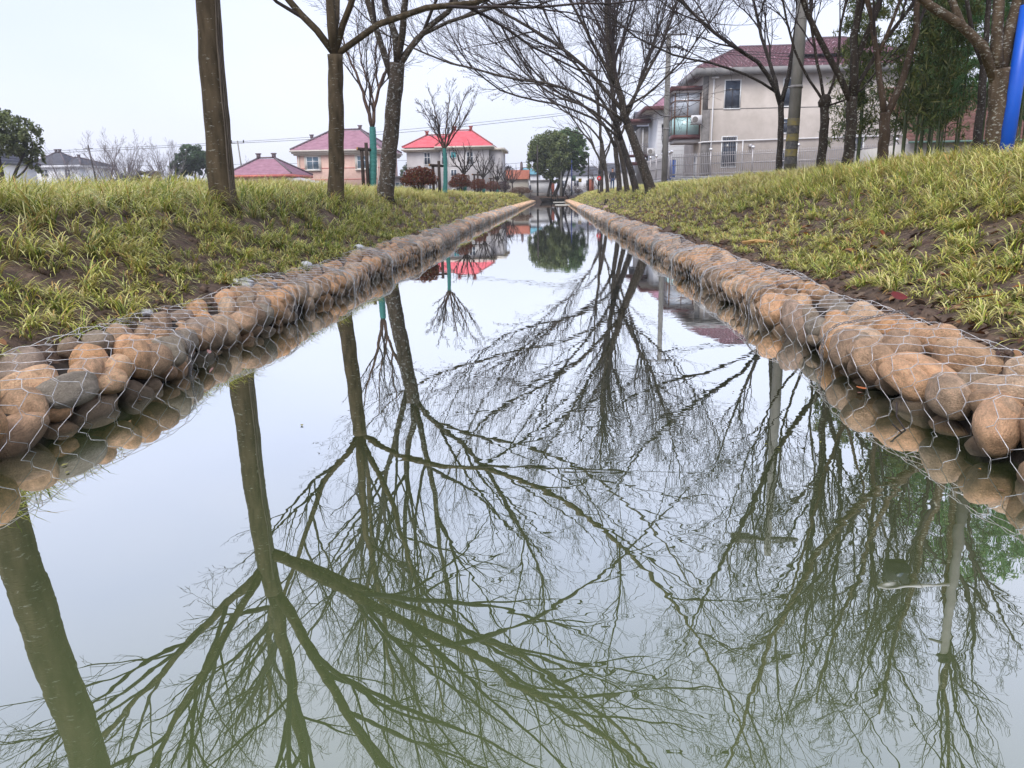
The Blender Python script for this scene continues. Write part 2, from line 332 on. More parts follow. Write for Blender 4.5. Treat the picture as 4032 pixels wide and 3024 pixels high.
    mx = n.new('ShaderNodeMixShader'); l.new(fr.outputs[0], mx.inputs[0]); l.new(body.outputs[0], mx.inputs[1]); l.new(gl.outputs[0], mx.inputs[2]); l.new(mx.outputs[0], out.inputs[0])
    return m
WATER_AMP = 0.0028
g = Geo().quad((-2.75, -60, 0), (2.0, -60, 0), (2.0, CAN_END - .05, 0), (-2.75, CAN_END - .05, 0))
struct('water', g, water_mat(), label='still green canal water mirroring the trees')

# ================================================================ gabion walls
def ico(sub):
    me = bpy.data.meshes.new('t'); import bmesh
    b = bmesh.new(); bmesh.ops.create_icosphere(b, subdivisions=sub, radius=1.0)
    v = np.array([x.co[:] for x in b.verts]); f = np.array([[q.index for q in p.verts] for p in b.faces]); b.free(); bpy.data.meshes.remove(me)
    return v, f
I1, I2, I3 = ico(1), ico(2), ico(3)
def pebble(v, seed):
    r = np.random.default_rng(seed); d = v.copy()
    # superellipsoid-ish flattening + lumps
    p = r.uniform(2.0, 2.45); k = (np.abs(d) ** p).sum(1) ** (1 / p); d = d / k[:, None]
    out = d.copy()
    for _ in range(5):
        ax = r.normal(size=3); ax /= np.linalg.norm(ax); out += 0.07 * r.uniform(-1, 1) * np.cos(r.uniform(1.2, 2.8) * (d @ ax) * 2 + r.uniform(0, 6))[:, None] * d
    # a planed off facet or two
    for _ in range(2):
        ax = r.normal(size=3); ax /= np.linalg.norm(ax); h = r.uniform(0.72, 0.95); pr = out @ ax
        out -= np.maximum(pr - h, 0)[:, None] * ax * 0.8
    return out
STONES = []
for k in range(14):
    v, f = I3 if k < 14 else I2
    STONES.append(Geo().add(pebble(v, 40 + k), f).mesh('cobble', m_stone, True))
# cross section of the cage, s measured from the bottom of the front face, over the crown to the back
def section(s, dz=0.0):
    """returns outward offset from the wall face (negative = towards the water) as (out, z, nx, nz)"""
    s = np.asarray(s, float)
    zf = -0.42; s1 = 0.55; rr = 0.13; s2 = s1 + rr * PI / 2 * 0.92
    t = np.clip((s - s1) / (s2 - s1), 0, 1) * PI / 2
    o = np.where(s < s1, 0.03 - 0.05 * (s / s1), np.where(s < s2, -0.02 + rr * (1 - np.cos(t)), -0.02 + rr + (s - s2)))
    z = np.where(s < s1, zf + s, np.where(s < s2, zf + s1 + rr * np.sin(t) * 0.92, zf + s1 + rr * .92 + (s - s2) * 0.22))
    nx = np.where(s < s1, -1.0, np.where(s < s2, -np.cos(t), 0.0)); nz = np.where(s < s1, 0.0, np.where(s < s2, np.sin(t), 1.0))
    return o, z, nx, nz
S_END = 1.07
def place_stones(L, seed, big=1.0):
    r = np.random.default_rng(seed); acc = []
    tries = [(0.150, 0.076, int(18 * L)), (0.112, 0.062, int(110 * L)), (0.085, 0.052, int(260 * L)), (0.058, 0.040, int(360 * L))]
    A = np.zeros((0, 5))
    for a0, b0, n in tries:
        for _ in range(n):
            a = a0 * r.uniform(0.82, 1.15) * big; b = b0 * r.uniform(0.82, 1.2) * big
            if r.random() < 0.14: a, b = b * 1.1, a * 0.85
            y = r.uniform(a * .6, L - a * .6); s = r.uniform(0.12, S_END - 0.02)
            if len(A):
                d = ((y - A[:, 0]) / (a + A[:, 2])) ** 2 + ((s - A[:, 1]) / (b + A[:, 3])) ** 2
                if d.min() < 0.93: continue
            A = np.vstack([A, [y, s, a, b, r.random()]])
    return A, r
def cage(side, y0, L, label, seed, wires=True, group=None, indiv=True, seam=True, big=1.0):
    xf = (lambda yy: -float(xl(yy))) if side < 0 else (lambda yy: XR)
    x0 = xf(y0 + 0.01)
    rq = np.random.default_rng(seed + 7); root = thing('gabion_cage', label, 'gabion', (x0 + rq.normal(0, .016), y0, rq.normal(0, .012)), 0, group)
    # local +x points into the bank for the right side; mirror for the left
    sg = 1.0 if side > 0 else -1.0
    A, r = place_stones(L, seed, big)
    for y, s, a, b, q in A:
        o, z, nx, nz = [float(t) for t in section(s)]
        dep = b * r.uniform(0.95, 1.35)
        pin = dep * 0.93 + abs(r.normal(0, .012)) + (.03 if a < .075 else 0); ox = (o + 0.01 - nx * pin) ; oz = z - nz * pin
        wob = 0.03 * math.sin(y0 * 3 + y * 2.1) + .012 * math.sin(y * 5.3 + y0); oz += (.022 * math.sin(y0 * 2 + y * 1.7 + 1) + .01 * math.sin(y * 4.9)) * min(1, s / .5)
        ang = math.atan2(nz, -nx)        # 0 on the face, 90deg on top
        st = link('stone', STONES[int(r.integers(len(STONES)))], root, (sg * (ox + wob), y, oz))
        e = Matrix.Rotation(sg * ang, 3, 'Y') @ Matrix.Rotation(r.normal(0, 0.34), 3, 'X') @ Matrix.Rotation(r.normal(0, .2), 3, 'Z')
        # stone axes: x depth, y along the wall, z across
        st.rotation_euler = e.to_euler(); st.scale = (dep, a, b * (1 if r.random() < .5 else -1) )
        st.scale = (dep * 1.0, a * .98, b * .98)
    # core
    sv = np.linspace(0.0, S_END, 16); o, z, nx, nz = section(sv); o = o - nx * 0.15; z = z - nz * 0.12
    yv = np.linspace(0, L, max(2, int(L / .25)))
    V = np.stack([np.broadcast_to(sg * o, (len(yv), len(sv))), np.broadcast_to(yv[:, None], (len(yv), len(sv))), np.broadcast_to(z, (len(yv), len(sv)))], -1)
    V = V + r.normal(0, .008, V.shape) * np.array([1, 0, 1])
    ii = np.arange(V[..., 0].size).reshape(V.shape[:2])
    part('rubble_core', Geo().add(V, np.stack([ii[:-1, :-1], ii[:-1, 1:], ii[1:, 1:], ii[1:, :-1]], -1).reshape(-1, 4)), m_core, root, kind='stuff')
    if wires: wire_net(root, sg, y0, L, r, seam)
    return root
def wire_pts(sg, y0, y, s, extra=0.0):
    o, z, nx, nz = section(s)
    b = 0.012 + extra + 0.016 * (fbm((y + y0) * 5, s * 6, 2) - .3)
    wob = 0.03 * np.sin(y0 * 3 + y * 2.1) + .012 * np.sin(y * 5.3 + y0); z = z + (.022 * np.sin(y0 * 2 + y * 1.7 + 1) + .01 * np.sin(y * 4.9)) * np.minimum(1, s / .5)
    z = z - np.maximum(s - (S_END - .04), 0) * 0.9
    return np.stack([sg * (o + nx * b + wob), y, z + nz * b], -1)
def wire_net(root, sg, y0, L, r, seam):
    cy, cs = 0.104, 0.150          # hexagon: narrow along y, long around the section
    near = y0 < 9
    rad = 0.0015 if y0 < 4.5 else (0.0018 if y0 < 9 else 0.0023)
    ny = int(L / cy); segs = []
    # zigzag vertical strands: strand j at y=j*cy alternately bends towards its neighbours (hex net)
    hx = cs * 0.28; ht = cs * 0.22
    per = 2 * (hx + ht)
    for j in range(ny + 1):
        s = 0.05; ph = j % 2
        pts = []; k = 0
        while s < S_END + 0.22:
            # straight (twisted) part then diagonal
            side_ = 1 if (k + ph) % 2 else -1
            yj = j * cy + side_ * cy * 0.5 * 0.88
            pts.append((yj, s)); s += ht; pts.append((yj, s)); s += hx; k += 1
        P = np.array(pts); jit = r.normal(0, 0.0045, P.shape); jit[:, 0] += .075 * (fbm(P[:, 0] * 2.6 + y0 * 2.6, P[:, 1] * 3.1, 2) - .38); jit[:, 1] += .07 * (fbm(P[:, 0] * 2.2 + 40 + y0 * 2.2, P[:, 1] * 2.7, 2) - .38); P = P + jit
        P[:, 0] = np.clip(P[:, 0], 0, L)
        W = wire_pts(sg, y0, P[:, 0], P[:, 1])
        segs.append(W)
    g = Geo(); n = min(len(w) for w in segs); P = np.stack([w[:n] for w in segs])
    V, F = tubes(P, np.full(P.shape[:2], rad), 4 if near else 3); g.add(V, F)
    part('wire_net', g, m_wire, root, kind='stuff')
    if seam:
        s = np.linspace(0.02, S_END, 60); g = Geo()
        for ph in (0, 2.1, 4.2):
            yy = 0.012 * np.sin(s * 70 + ph) + 0.004; W = wire_pts(sg, y0, yy, s, 0.006 + 0.006 * np.cos(s * 70 + ph))
            g.tube(W, rad * 1.25, 4, False)
        for kk in range(5):
            s0 = r.uniform(.2, 1.0); W = wire_pts(sg, y0, np.array([0, r.normal(0, .03), r.normal(0, .05)]), np.array([s0, s0 + .02, s0 + r.normal(.04, .03)]), 0.02); g.tube(W, rad, 3, False)
        part('binding_wire', g, m_wire_dark if y0 < 7 else m_wire, root)
ordn = ['nearest', 'second', 'third', 'fourth', 'fifth', 'sixth', 'seventh', 'eighth', 'ninth', 'tenth', 'eleventh', 'twelfth']
cuts_l = [0.5, 2.4, 4.35, 6.3, 8.3, 10.3, 12.4, 15.4, 18.4, 22.4, 26.5, 31]
cuts_r = [0.6, 2.5, 4.55, 6.15, 8.2, 10.2, 12.4, 15.4, 18.4, 22.4, 26.5, 31]
for i in range(len(cuts_l) - 1):
    cage(-1, cuts_l[i], cuts_l[i + 1] - cuts_l[i], 'wire caged cobble gabion along the left bank, %s cage counted from the viewer' % ordn[i], 100 + i, group='gabion cages of the left canal wall', big=1.12 if i < 3 else 1.05)
    cage(1, cuts_r[i], cuts_r[i + 1] - cuts_r[i], 'wire caged cobble gabion along the right bank, %s cage counted from the viewer' % ordn[i], 200 + i, group='gabion cages of the right canal wall', big=1.25 if i < 3 else 1.08)
def far_gabion(side, y0, y1, label):
    sg = 1.0 if side > 0 else -1.0; r = np.random.default_rng(300 + side)
    root = thing('gabion_wall', label, 'gabion', (0, 0, 0))
    L = y1 - y0; n = int(L * 42)
    yy = y0 + L * r.random(n) ** 1.25; ss = r.uniform(.36, S_END, n); v, f = I1
    o, z, nx, nz = section(ss); x0 = np.where(sg < 0, -xl(yy), XR); b = r.uniform(.055, .085, n); a = r.uniform(.09, .15, n)
    cx = x0 + sg * (o - nx * b * .8); cz = z - nz * b * .8
    V = []
    for q in range(4): pass
    base = [pebble(v, 70 + q) for q in range(6)]
    B = np.stack(base)[r.integers(0, 6, n)]
    th = r.normal(0, .3, n)[:, None]; bx, by, bz = B[..., 0] * b[:, None], B[..., 1] * a[:, None], B[..., 2] * b[:, None]
    by, bz = by * np.cos(th) - bz * np.sin(th), by * np.sin(th) + bz * np.cos(th)
    V = np.stack([bx + cx[:, None], by + yy[:, None], bz + cz[:, None]], -1)
    F = (f[None] + (np.arange(n) * len(v))[:, None, None]).reshape(-1, 3)
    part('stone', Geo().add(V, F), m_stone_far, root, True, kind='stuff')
    sv = np.linspace(0.0, S_END, 10); o, z, nx, nz = section(sv); o = o - nx * 0.09; z = z - nz * 0.08
    yv = np.linspace(y0, y1, int(L / .6)); x0 = (np.full(len(yv), XR) if sg > 0 else -xl(yv))[:, None]
    V = np.stack([x0 + sg * o[None], np.broadcast_to(yv[:, None], (len(yv), len(sv))), np.broadcast_to(z, (len(yv), len(sv)))], -1); V = V + r.normal(0, .012, V.shape)
    ii = np.arange(V[..., 0].size).reshape(V.shape[:2])
    part('rubble_core', Geo().add(V, np.stack([ii[:-1, :-1], ii[:-1, 1:], ii[1:, 1:], ii[1:, :-1]], -1).reshape(-1, 4)), m_core, root, kind='stuff')
    g = Geo()
    yv = np.arange(y0, 52, 0.13); s = np.linspace(.4, S_END, 12)
    P = []
    for j, yj in enumerate(yv):
        W = wire_pts(sg, y0, yj - y0 + 0.04 * np.where(np.arange(12) % 2, 1, -1) * (1 if j % 2 else -1), s); W[:, 1] += y0; W[:, 0] += (XR if sg > 0 else -float(xl(yj))); P.append(W)
    P = np.stack(P); V, F = tubes(P, np.full(P.shape[:2], .0045), 3); g.add(V, F)
    part('wire_net', g, m_wire, root, kind='stuff')
far_gabion(-1, 31, CAN_END, 'far run of the left cobble wall narrowing towards the end of the canal')
far_gabion(1, 31, CAN_END, 'far run of the right cobble wall below the leaning trees')

# ================================================================ grass
def grass_patch(xmin, xmax, y0, y1, dens, B, seg, lmin, lmax, w, seed, bias=0.0, yellow=0.5):
    """sedge tufts: returns verts, quads, colours"""
    r = np.random.default_rng(seed); A = abs(xmax - xmin) * (y1 - y0); N = int(A * dens)
    tx = r.uniform(xmin, xmax, N); ty = r.uniform(y0, y1, N)
    keep = r.random(N) < np.clip(0.35 + 2.3 * (fbm(tx * 0.9 + seed, ty * 0.9, 2) - 0.10), 0.6, 1)
    # outside the picture nothing is needed
    keep &= (ty > np.abs(tx) * 1.15 + 0.2)
    tx, ty = tx[keep], ty[keep]; N = len(tx)
    tz = hgt(tx, ty) - 0.015
    tsize = r.uniform(0.7, 1.15, N) * np.interp(np.abs(tx), [2.3, 2.9, 3.4, 4.2], [.36, .42, .66, .95]) * (0.72 + 0.6 * fbm(tx * .6 + 3, ty * .45 + 8, 2) * 1.2); tg = np.clip(r.normal(0, 1, N), -2, 2)
    hue = fbm(tx * 0.5 + 9, ty * 0.3, 2) * 2 - 0.85
    rep = lambda a: np.repeat(a, B)
    n = N * B
    phi = r.uniform(0, 2 * PI, n); side = np.sign(rep(tx))
    rb = 0.035 * np.sqrt(r.random(n)) ; px = rep(tx) + rb * np.cos(phi + 1); py = rep(ty) + rb * np.sin(phi + 1); pz = rep(tz)
    L = 1.12 * r.uniform(lmin, lmax, n) * rep(tsize); th0 = np.abs(r.normal(0.35, 0.45, n)); th1 = th0 + r.uniform(1.3, 2.5, n)
    V = np.zeros((n, seg + 1, 2, 3)); x, y, z = px.copy(), py.copy(), pz.copy()
    wdt = w * r.uniform(0.7, 1.25, n)
    perp = np.stack([-np.sin(phi), np.cos(phi), np.zeros(n)], -1)
    for k in range(seg + 1):
        t = k / seg; ww = wdt * (0.55 + 0.9 * t * (1 - t) * 1.6) * (1.0 if k < seg else 0.12)
        c = np.stack([x, y, z], -1)
        V[:, k, 0] = c - perp * ww[:, None] * .5; V[:, k, 1] = c + perp * ww[:, None] * .5
        th = th0 + (th1 - th0) * (t ** 1.15); dl = L / seg
        x = x + np.sin(th) * np.cos(phi) * dl - bias * side * dl * 0.35 * t; y = y + np.sin(th) * np.sin(phi) * dl; z = z + np.cos(th) * dl - 0.02 * t * dl
    idx = np.arange(n * (seg + 1) * 2).reshape(n, seg + 1, 2)
    F = np.stack([idx[:, :-1, 0], idx[:, :-1, 1], idx[:, 1:, 1], idx[:, 1:, 0]], -1).reshape(-1, 4)
    # colour: dark green, lime, pale variegated, straw
    pal = np.array([[0.07, 0.16, 0.025], [0.27, 0.40, 0.05], [0.62, 0.64, 0.12], [0.86, 0.83, 0.36], [0.62, 0.40, 0.14]])
    q = np.clip(r.normal(1.8 + 1.5 * (yellow - .5), 1.3, n) + rep(tg) * 0.3 + rep(hue) * 1.2 + .75 * sstep(3.6, 5.2, np.abs(rep(tx))), 0, 3.4)
    q = np.where(r.random(n) < 0.05 + .06 * yellow, 4.0, q); qi = np.minimum(q.astype(int), 3); fr = (q - qi)[:, None]
    col = pal[qi] * (1 - fr) + pal[np.minimum(qi + 1, 4)] * fr
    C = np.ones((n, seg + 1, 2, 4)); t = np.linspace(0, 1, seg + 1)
    sh = (0.30 + 0.98 * t ** .8)[None, :, None]  # blade bases darkened, painting the shade between tufts into the colour
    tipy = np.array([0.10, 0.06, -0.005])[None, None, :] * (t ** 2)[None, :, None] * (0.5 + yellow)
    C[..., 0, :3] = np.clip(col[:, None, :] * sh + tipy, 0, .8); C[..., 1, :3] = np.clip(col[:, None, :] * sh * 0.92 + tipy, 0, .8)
    return V.reshape(-1, 3), F, C.reshape(-1, 4)
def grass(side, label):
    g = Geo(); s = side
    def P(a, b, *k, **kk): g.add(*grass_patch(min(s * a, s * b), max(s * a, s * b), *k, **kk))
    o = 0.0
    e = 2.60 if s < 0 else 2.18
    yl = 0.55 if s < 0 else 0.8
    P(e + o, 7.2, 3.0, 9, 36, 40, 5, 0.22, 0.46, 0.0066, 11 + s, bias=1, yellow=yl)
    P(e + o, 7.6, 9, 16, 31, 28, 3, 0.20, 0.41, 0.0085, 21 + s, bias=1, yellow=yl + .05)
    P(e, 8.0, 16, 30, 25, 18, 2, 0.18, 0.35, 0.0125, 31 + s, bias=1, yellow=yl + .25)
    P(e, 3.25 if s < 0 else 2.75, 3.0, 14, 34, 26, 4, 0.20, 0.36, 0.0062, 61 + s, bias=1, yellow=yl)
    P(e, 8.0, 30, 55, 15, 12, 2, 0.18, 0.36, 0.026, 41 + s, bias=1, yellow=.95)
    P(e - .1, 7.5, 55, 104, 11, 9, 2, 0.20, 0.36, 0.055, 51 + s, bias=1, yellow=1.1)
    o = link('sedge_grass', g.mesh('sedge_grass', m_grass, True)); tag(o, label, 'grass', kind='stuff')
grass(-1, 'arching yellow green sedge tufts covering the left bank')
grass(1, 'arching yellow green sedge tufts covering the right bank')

# leaf litter on the right shelf and between tufts
def litter(name, side, label, n, lo, hi, y0, y1, seed, size, pal):
    r = np.random.default_rng(seed); x = side * (lo + (hi - lo) * r.random(n) ** 1.3); y = y0 + (y1 - y0) * r.random(n) ** 1.6; z = hgt(x, y) + 0.012 + 0.01 * r.random(n)
    a = r.uniform(0, 2 * PI, n); s = size * r.uniform(.5, 1.3, n); tl = r.normal(0, .35, (n, 2))
    loc = np.array([[-1, 0, 0.0], [-.3, -.42, .16], [.45, -.35, .12], [1, 0, .05], [.45, .35, .12], [-.3, .42, .16], [0, 0, -.02]])
    L = loc[None] * s[:, None, None]; L[..., 2] += L[..., 0] * tl[:, :1] + L[..., 1] * tl[:, 1:]
    X = L[..., 0] * np.cos(a)[:, None] - L[..., 1] * np.sin(a)[:, None] + x[:, None]; Y = L[..., 0] * np.sin(a)[:, None] + L[..., 1] * np.cos(a)[:, None] + y[:, None]; Z = L[..., 2] + z[:, None]
    F0 = np.array([[0, 1, 6], [1, 2, 6], [2, 3, 6], [3, 4, 6], [4, 5, 6], [5, 0, 6]]); F = (F0[None] + (np.arange(n) * 7)[:, None, None]).reshape(-1, 3)
    pal = np.array(pal); c = pal[r.integers(0, len(pal), n)] * r.uniform(.7, 1.2, (n, 1)); C = np.ones((n, 7, 4)); C[..., :3] = c[:, None]
    g = Geo().add(np.stack([X, Y, Z], -1), F, C); o = link(name, g.mesh(name, m_litter)); tag(o, label, 'dead leaves', kind='stuff')
PL = [(0.13, 0.07, 0.045), (0.17, 0.10, 0.06), (0.08, 0.05, 0.04), (0.24, 0.12, 0.06), (0.10, 0.06, 0.05), (0.30, 0.17, 0.09), (0.20, 0.15, 0.11)]
litter('leaf_litter', 1, 'dark fallen leaves lying on the soil behind the right wall', 4200, 2.0, 3.3, 2.6, 34, 5, 0.033, PL)
litter('leaf_litter', 1, 'scattered orange and brown leaves between the tufts of the right bank', 420, 2.6, 5.4, 3.5, 24, 6, 0.045, [(0.42, 0.17, 0.05), (0.30, 0.13, 0.06), (0.48, 0.30, 0.20), (0.36, 0.10, 0.05)])
litter('leaf_litter', -1, 'few dark fallen leaves lying on the soil behind the left wall', 700, 2.5, 3.1, 3.0, 24, 8, 0.026, PL)
# small soil crumbs
def crumbs(name, side, label, n, lo, hi, y0, y1, seed, col):
    r = np.random.default_rng(seed); v, f = I1; x = side * r.uniform(lo, hi, n); y = y0 + (y1 - y0) * r.random(n) ** 1.4; z = hgt(x, y) + .004
    s = 0.006 + 0.034 * r.random(n) ** 4; B = np.stack([pebble(v, 90 + q) for q in range(5)])[r.integers(0, 5, n)]
    V = B * (s[:, None, None] * r.uniform(.6, 1.2, (n, 1, 3))) + np.stack([x, y, z], -1)[:, None]
    g = Geo().add(V, (f[None] + (np.arange(n) * len(v))[:, None, None]).reshape(-1, 3)); o = link(name, g.mesh(name, col)); tag(o, label, 'soil', kind='stuff')
crumbs('soil_clods', -1, 'crumbly brown clods lying between the tufts of the left bank', 3000, 2.5, 5.6, 3.2, 20, 12, m_soil)
crumbs('soil_clods', 1, 'crumbly brown clods lying behind the right wall', 3000, 1.95, 4.6, 2.6, 16, 13, m_soil)

r = np.random.default_rng(77); n = 26; g = Geo()
for k in range(n):
    y = 2.5 + 22 * r.random() ** 1.8; x = r.choice([-1, 1]) * (1.9 - .5 * r.random() ** 2) - .34 if r.random() < .7 else r.uniform(-2, 1.4)
    a = r.uniform(0, 6.3); s_ = r.uniform(.008, .02); c, s2 = math.cos(a) * s_, math.sin(a) * s_
    col = [(0.30, 0.16, 0.06, 1), (0.18, 0.11, 0.06, 1), (0.25, 0.24, 0.08, 1)][int(r.integers(3))]
    g.add([(x - c, y - s2, .004), (x + s2 * .5, y - c * .5, .006), (x + c, y + s2, .004), (x - s2 * .5, y + c * .5, .007)], [(0, 1, 2, 3)], [col] * 4)
o = link('floating_leaves', g.mesh('floating_leaves', m_litter)); tag(o, 'tiny dead leaves floating on the canal along the walls', 'dead leaves', kind='stuff')
# ================================================================ trees
def norm(a): return a / (np.linalg.norm(a, axis=-1, keepdims=True) + 1e-9)
def resample(P, n):
    P = np.asarray(P, float); d = np.r_[0, np.cumsum(np.linalg.norm(np.diff(P, axis=0), axis=1))]; t = np.linspace(0, d[-1], n)
    k = np.clip(np.searchsorted(d, t) - 1, 0, len(d) - 2)
    # catmull-rom
    Q = np.vstack([2 * P[0] - P[1], P, 2 * P[-1] - P[-2]]); u = ((t - d[k]) / (d[k + 1] - d[k]))[:, None]
    p0, p1, p2, p3 = Q[k], Q[k + 1], Q[k + 2], Q[k + 3]
    return 0.5 * (2 * p1 + (p2 - p0) * u + (2 * p0 - 5 * p1 + 4 * p2 - p3) * u ** 2 + (3 * p1 - p0 - 3 * p2 + p3) * u ** 3)
def grow(P, R, r, m, ang, ratio, rr, n, up=0.25, wob=0.10, tmin=0.18, rmin=0.0022, lenmax=9.0, droop=0.0):
    """children of the branches P (B,k,3), R (B,k)"""
    B, k, _ = P.shape; Lp = np.linalg.norm(np.diff(P, axis=1), axis=2).sum(1)
    t = (np.linspace(tmin, 0.97, m)[None] + r.uniform(-.5, .5, (B, m)) * (0.97 - tmin) / m).clip(tmin * .8, .99)
    f = t * (k - 1); i = np.minimum(f.astype(int), k - 2); u = (f - i)[..., None]; bi = np.arange(B)[:, None]
    p0 = P[bi, i] * (1 - u) + P[bi, i + 1] * u; tan = norm(P[bi, i + 1] - P[bi, i]); rad = R[bi, i] * (1 - u[..., 0]) + R[bi, i + 1] * u[..., 0]
    rv = norm(r.normal(size=(B, m, 3))); perp = norm(np.cross(tan, rv))
    a = r.normal(ang, ang * .25, (B, m))[..., None]
    d = norm(tan * np.cos(a) + perp * np.sin(a) + np.array([0, 0, up * .5]))
    L = (Lp[:, None] * ratio * (1.15 - 0.6 * t) * r.uniform(.65, 1.25, (B, m))).clip(0.05, lenmax)
    p0 = p0.reshape(-1, 3); d = d.reshape(-1, 3); L = L.reshape(-1); r0 = np.minimum(rad.reshape(-1) * rr, 0.03 * L + .004)
    Q = np.zeros((len(p0), n, 3)); Q[:, 0] = p0; x = p0.copy()
    for q in range(1, n):
        d = norm(d + r.normal(0, wob, d.shape) + np.array([0, 0, (up - droop * q) * 0.55 / n]))
        x = x + d * (L / (n - 1))[:, None]; Q[:, q] = x
    RR = np.maximum(r0[:, None] * (1 - 0.78 * np.linspace(0, 1, n))[None], rmin)
    return Q, RR
def bare_tree(label, cat_loc, trunk, trad, limbs, seed, levels, name='bare_tree', mats=None, group=None, sides=12, rmin=0.0024, up=0.25, red_leaves=0, knob=None, cat='tree', flare=1.35, ext=0, tm0=.14, lmax=(4.2, 1.9, .9, .45)):
    """trunk, limbs in world metres; limbs = [(points, r0, r1)]"""
    r = np.random.default_rng(seed); mb, mt = mats or (m_bark, m_twig)
    o = np.array(cat_loc, float); root = thing(name, label, cat, tuple(o), 0, group)
    T = resample(trunk, 22) - o; tr = np.interp(np.linspace(0, 1, 22), [0, .06, .2, 1], [trad[0] * flare, trad[0] * 1.08, trad[0], trad[1]])
    T = T + np.stack([0.006 * np.sin(np.arange(22) * .9 + seed), 0.006 * np.cos(np.arange(22) * .7), np.zeros(22)], -1)
    g = Geo().tube(T, tr * (1 + .03 * np.sin(np.arange(22) * 1.7 + seed)), sides)
    n0 = 16; P0 = []; R0 = []
    for pts, ra, rb in limbs:
        if ext:
            q = np.array(pts[-1], float); d = q - np.array(pts[-2], float); d /= np.linalg.norm(d); tgt = ext * r.uniform(.8, 1.05); pts = list(pts); l0 = len(pts)
            while q[2] < tgt and len(pts) < l0 + 7: d = d + np.array([0, 0, .22]) + r.normal(0, .07, 3); d /= np.linalg.norm(d); q = q + d * 1.25; pts.append(tuple(q))
            rb = min(rb, .016)
        q = resample(np.asarray(pts, float), n0) - o; q[1:] += r.normal(0, .012 + ra * .12, (n0 - 1, 3)); P0.append(q); R0.append(np.linspace(ra, rb, n0))
        g.tube(q, R0[-1], max(6, sides - 3))
    if knob is not None:
        for kx in knob:
            v, f = I2; p = (np.array(kx[:3]) - o); g.add(pebble(v, seed) * kx[3] * np.array([1, 1, 1.2]) + p, f)
    part('trunk', g, mb, root, True)
    P, R = np.stack(P0), np.stack(R0); g = Geo(); tips = None
    for li, (m, ang, ratio, rr, n, sd, u) in enumerate(levels):
        P, R = grow(P, R, r, m, ang, ratio, rr, n, up=u, rmin=rmin, tmin=tm0 if li == 0 else 0.2, lenmax=lmax[min(li, 3)])
        V, F = tubes(P, R, sd); g.add(V, F); tips = P
    part('branches', g, mt, root, True)
    if red_leaves:
        w = tips[:, -1] + o; low = tips[(w[:, 0] < 1.6) & (w[:, 2] < 7.2)]
        if len(low): k = r.integers(0, len(low), red_leaves); p = low[k, -1] + r.normal(0, .03, (red_leaves, 3))
        if len(low): leaf_cloud(root, p, r, 0.05, [(0.10, 0.03, 0.025), (0.16, 0.03, 0.03), (0.06, 0.03, 0.03)], 'dead_leaves')
    return root
def leaf_cloud(root, p, r, size, pal, name, aspect=0.55, droop=0.0, mat=None, vary=.35, mult=None):
    n = len(p); d = norm(r.normal(size=(n, 3)) + np.array([0, 0, -droop])); s = norm(np.cross(d, norm(r.normal(size=(n, 3))))); L = size * r.uniform(.6, 1.3, n)[:, None]
    w = L * aspect
    V = np.stack([p - d * L * .5, p - s * w * .5 + d * L * .05, p + d * L * .5, p + s * w * .5 + d * L * .05], 1)
    F = np.arange(n * 4).reshape(n, 4); pal = np.array(pal); c = pal[r.integers(0, len(pal), n)] * r.uniform(1 - vary, 1 + vary, (n, 1))
    c = c if mult is None else c * mult[:, None]
    C = np.ones((n, 4, 4)); C[..., :3] = c[:, None]
    return part(name, Geo().add(V, F, C), mat or m_leaf, root, kind='stuff')
BIG = [(12, .58, .50, .62, 10, 5, .28), (7, .58, .55, .62, 7, 4, .22), (5, .58, .48, .62, 4, 3, .15), (4, .6, .55, .70, 2, 3, .05)]
def aimed(p0, dirs, r, bendup=0.35):
    """limb polyline from p0 along dir(x,y,z)*len curving upward"""
    out = []
    for (dx, dy, dz, L, ra, rb) in dirs:
        d = np.array([dx, dy, dz], float); d /= np.linalg.norm(d); p = np.array(p0, float); pts = [p]
        for k in range(4): d = d + np.array([0, 0, bendup * .22]); d /= np.linalg.norm(d); p = p + d * L / 4; pts.append(p)
        out.append((pts, ra, rb))
    return out
# ---- left row (four big trees planted in a line on the bank)
t0b = (-3.95, 4.95, .84)
bare_tree('big near tree of the left row, seen only as a reflection at the lower left', t0b, [t0b, (-3.8, 4.95, 2.0), (-3.62, 4.95, 3.0), (-3.58, 4.95, 3.5)], (.14, .13),
    aimed((-3.58, 4.95, 3.4), [(-.9, .1, .7, 3.4, .07, .03), (.15, .2, 1, 4.0, .11, .04), (.9, -.2, .8, 3.6, .08, .03), (.3, .9, .9, 3.4, .07, .03), (-.4, -.8, .9, 3, .07, .03)], 1), 1, BIG, ext=8)
t1b = (-3.80, 9.0, .86)
T1 = bare_tree('thick straight trunk with pale flecks and a peeled strip on the left bank', t1b, [t1b, (-3.79, 9.0, 1.5), (-3.77, 9.0, 2.6), (-3.72, 9.0, 3.5), (-3.66, 9.0, 4.0)], (.142, .115),
    aimed((-3.68, 9, 3.42), [(1.0, .15, .62, 4.6, .075, .022), (.8, .4, .55, 4.2, .055, .02)], 1, .12) + aimed((-3.72, 9, 3.6), [(-.75, .1, .72, 3.8, .06, .02), (-.5, -.5, .8, 1.2, .05, .03)], 1, .1)
    + aimed((-3.66, 9, 3.95), [(.05, .1, 1, 4.2, .095, .03), (.72, -.3, 1, 4.4, .075, .025), (-.35, .6, 1, 3.8, .06, .02)], 1, .2), 2, BIG, ext=8.5)
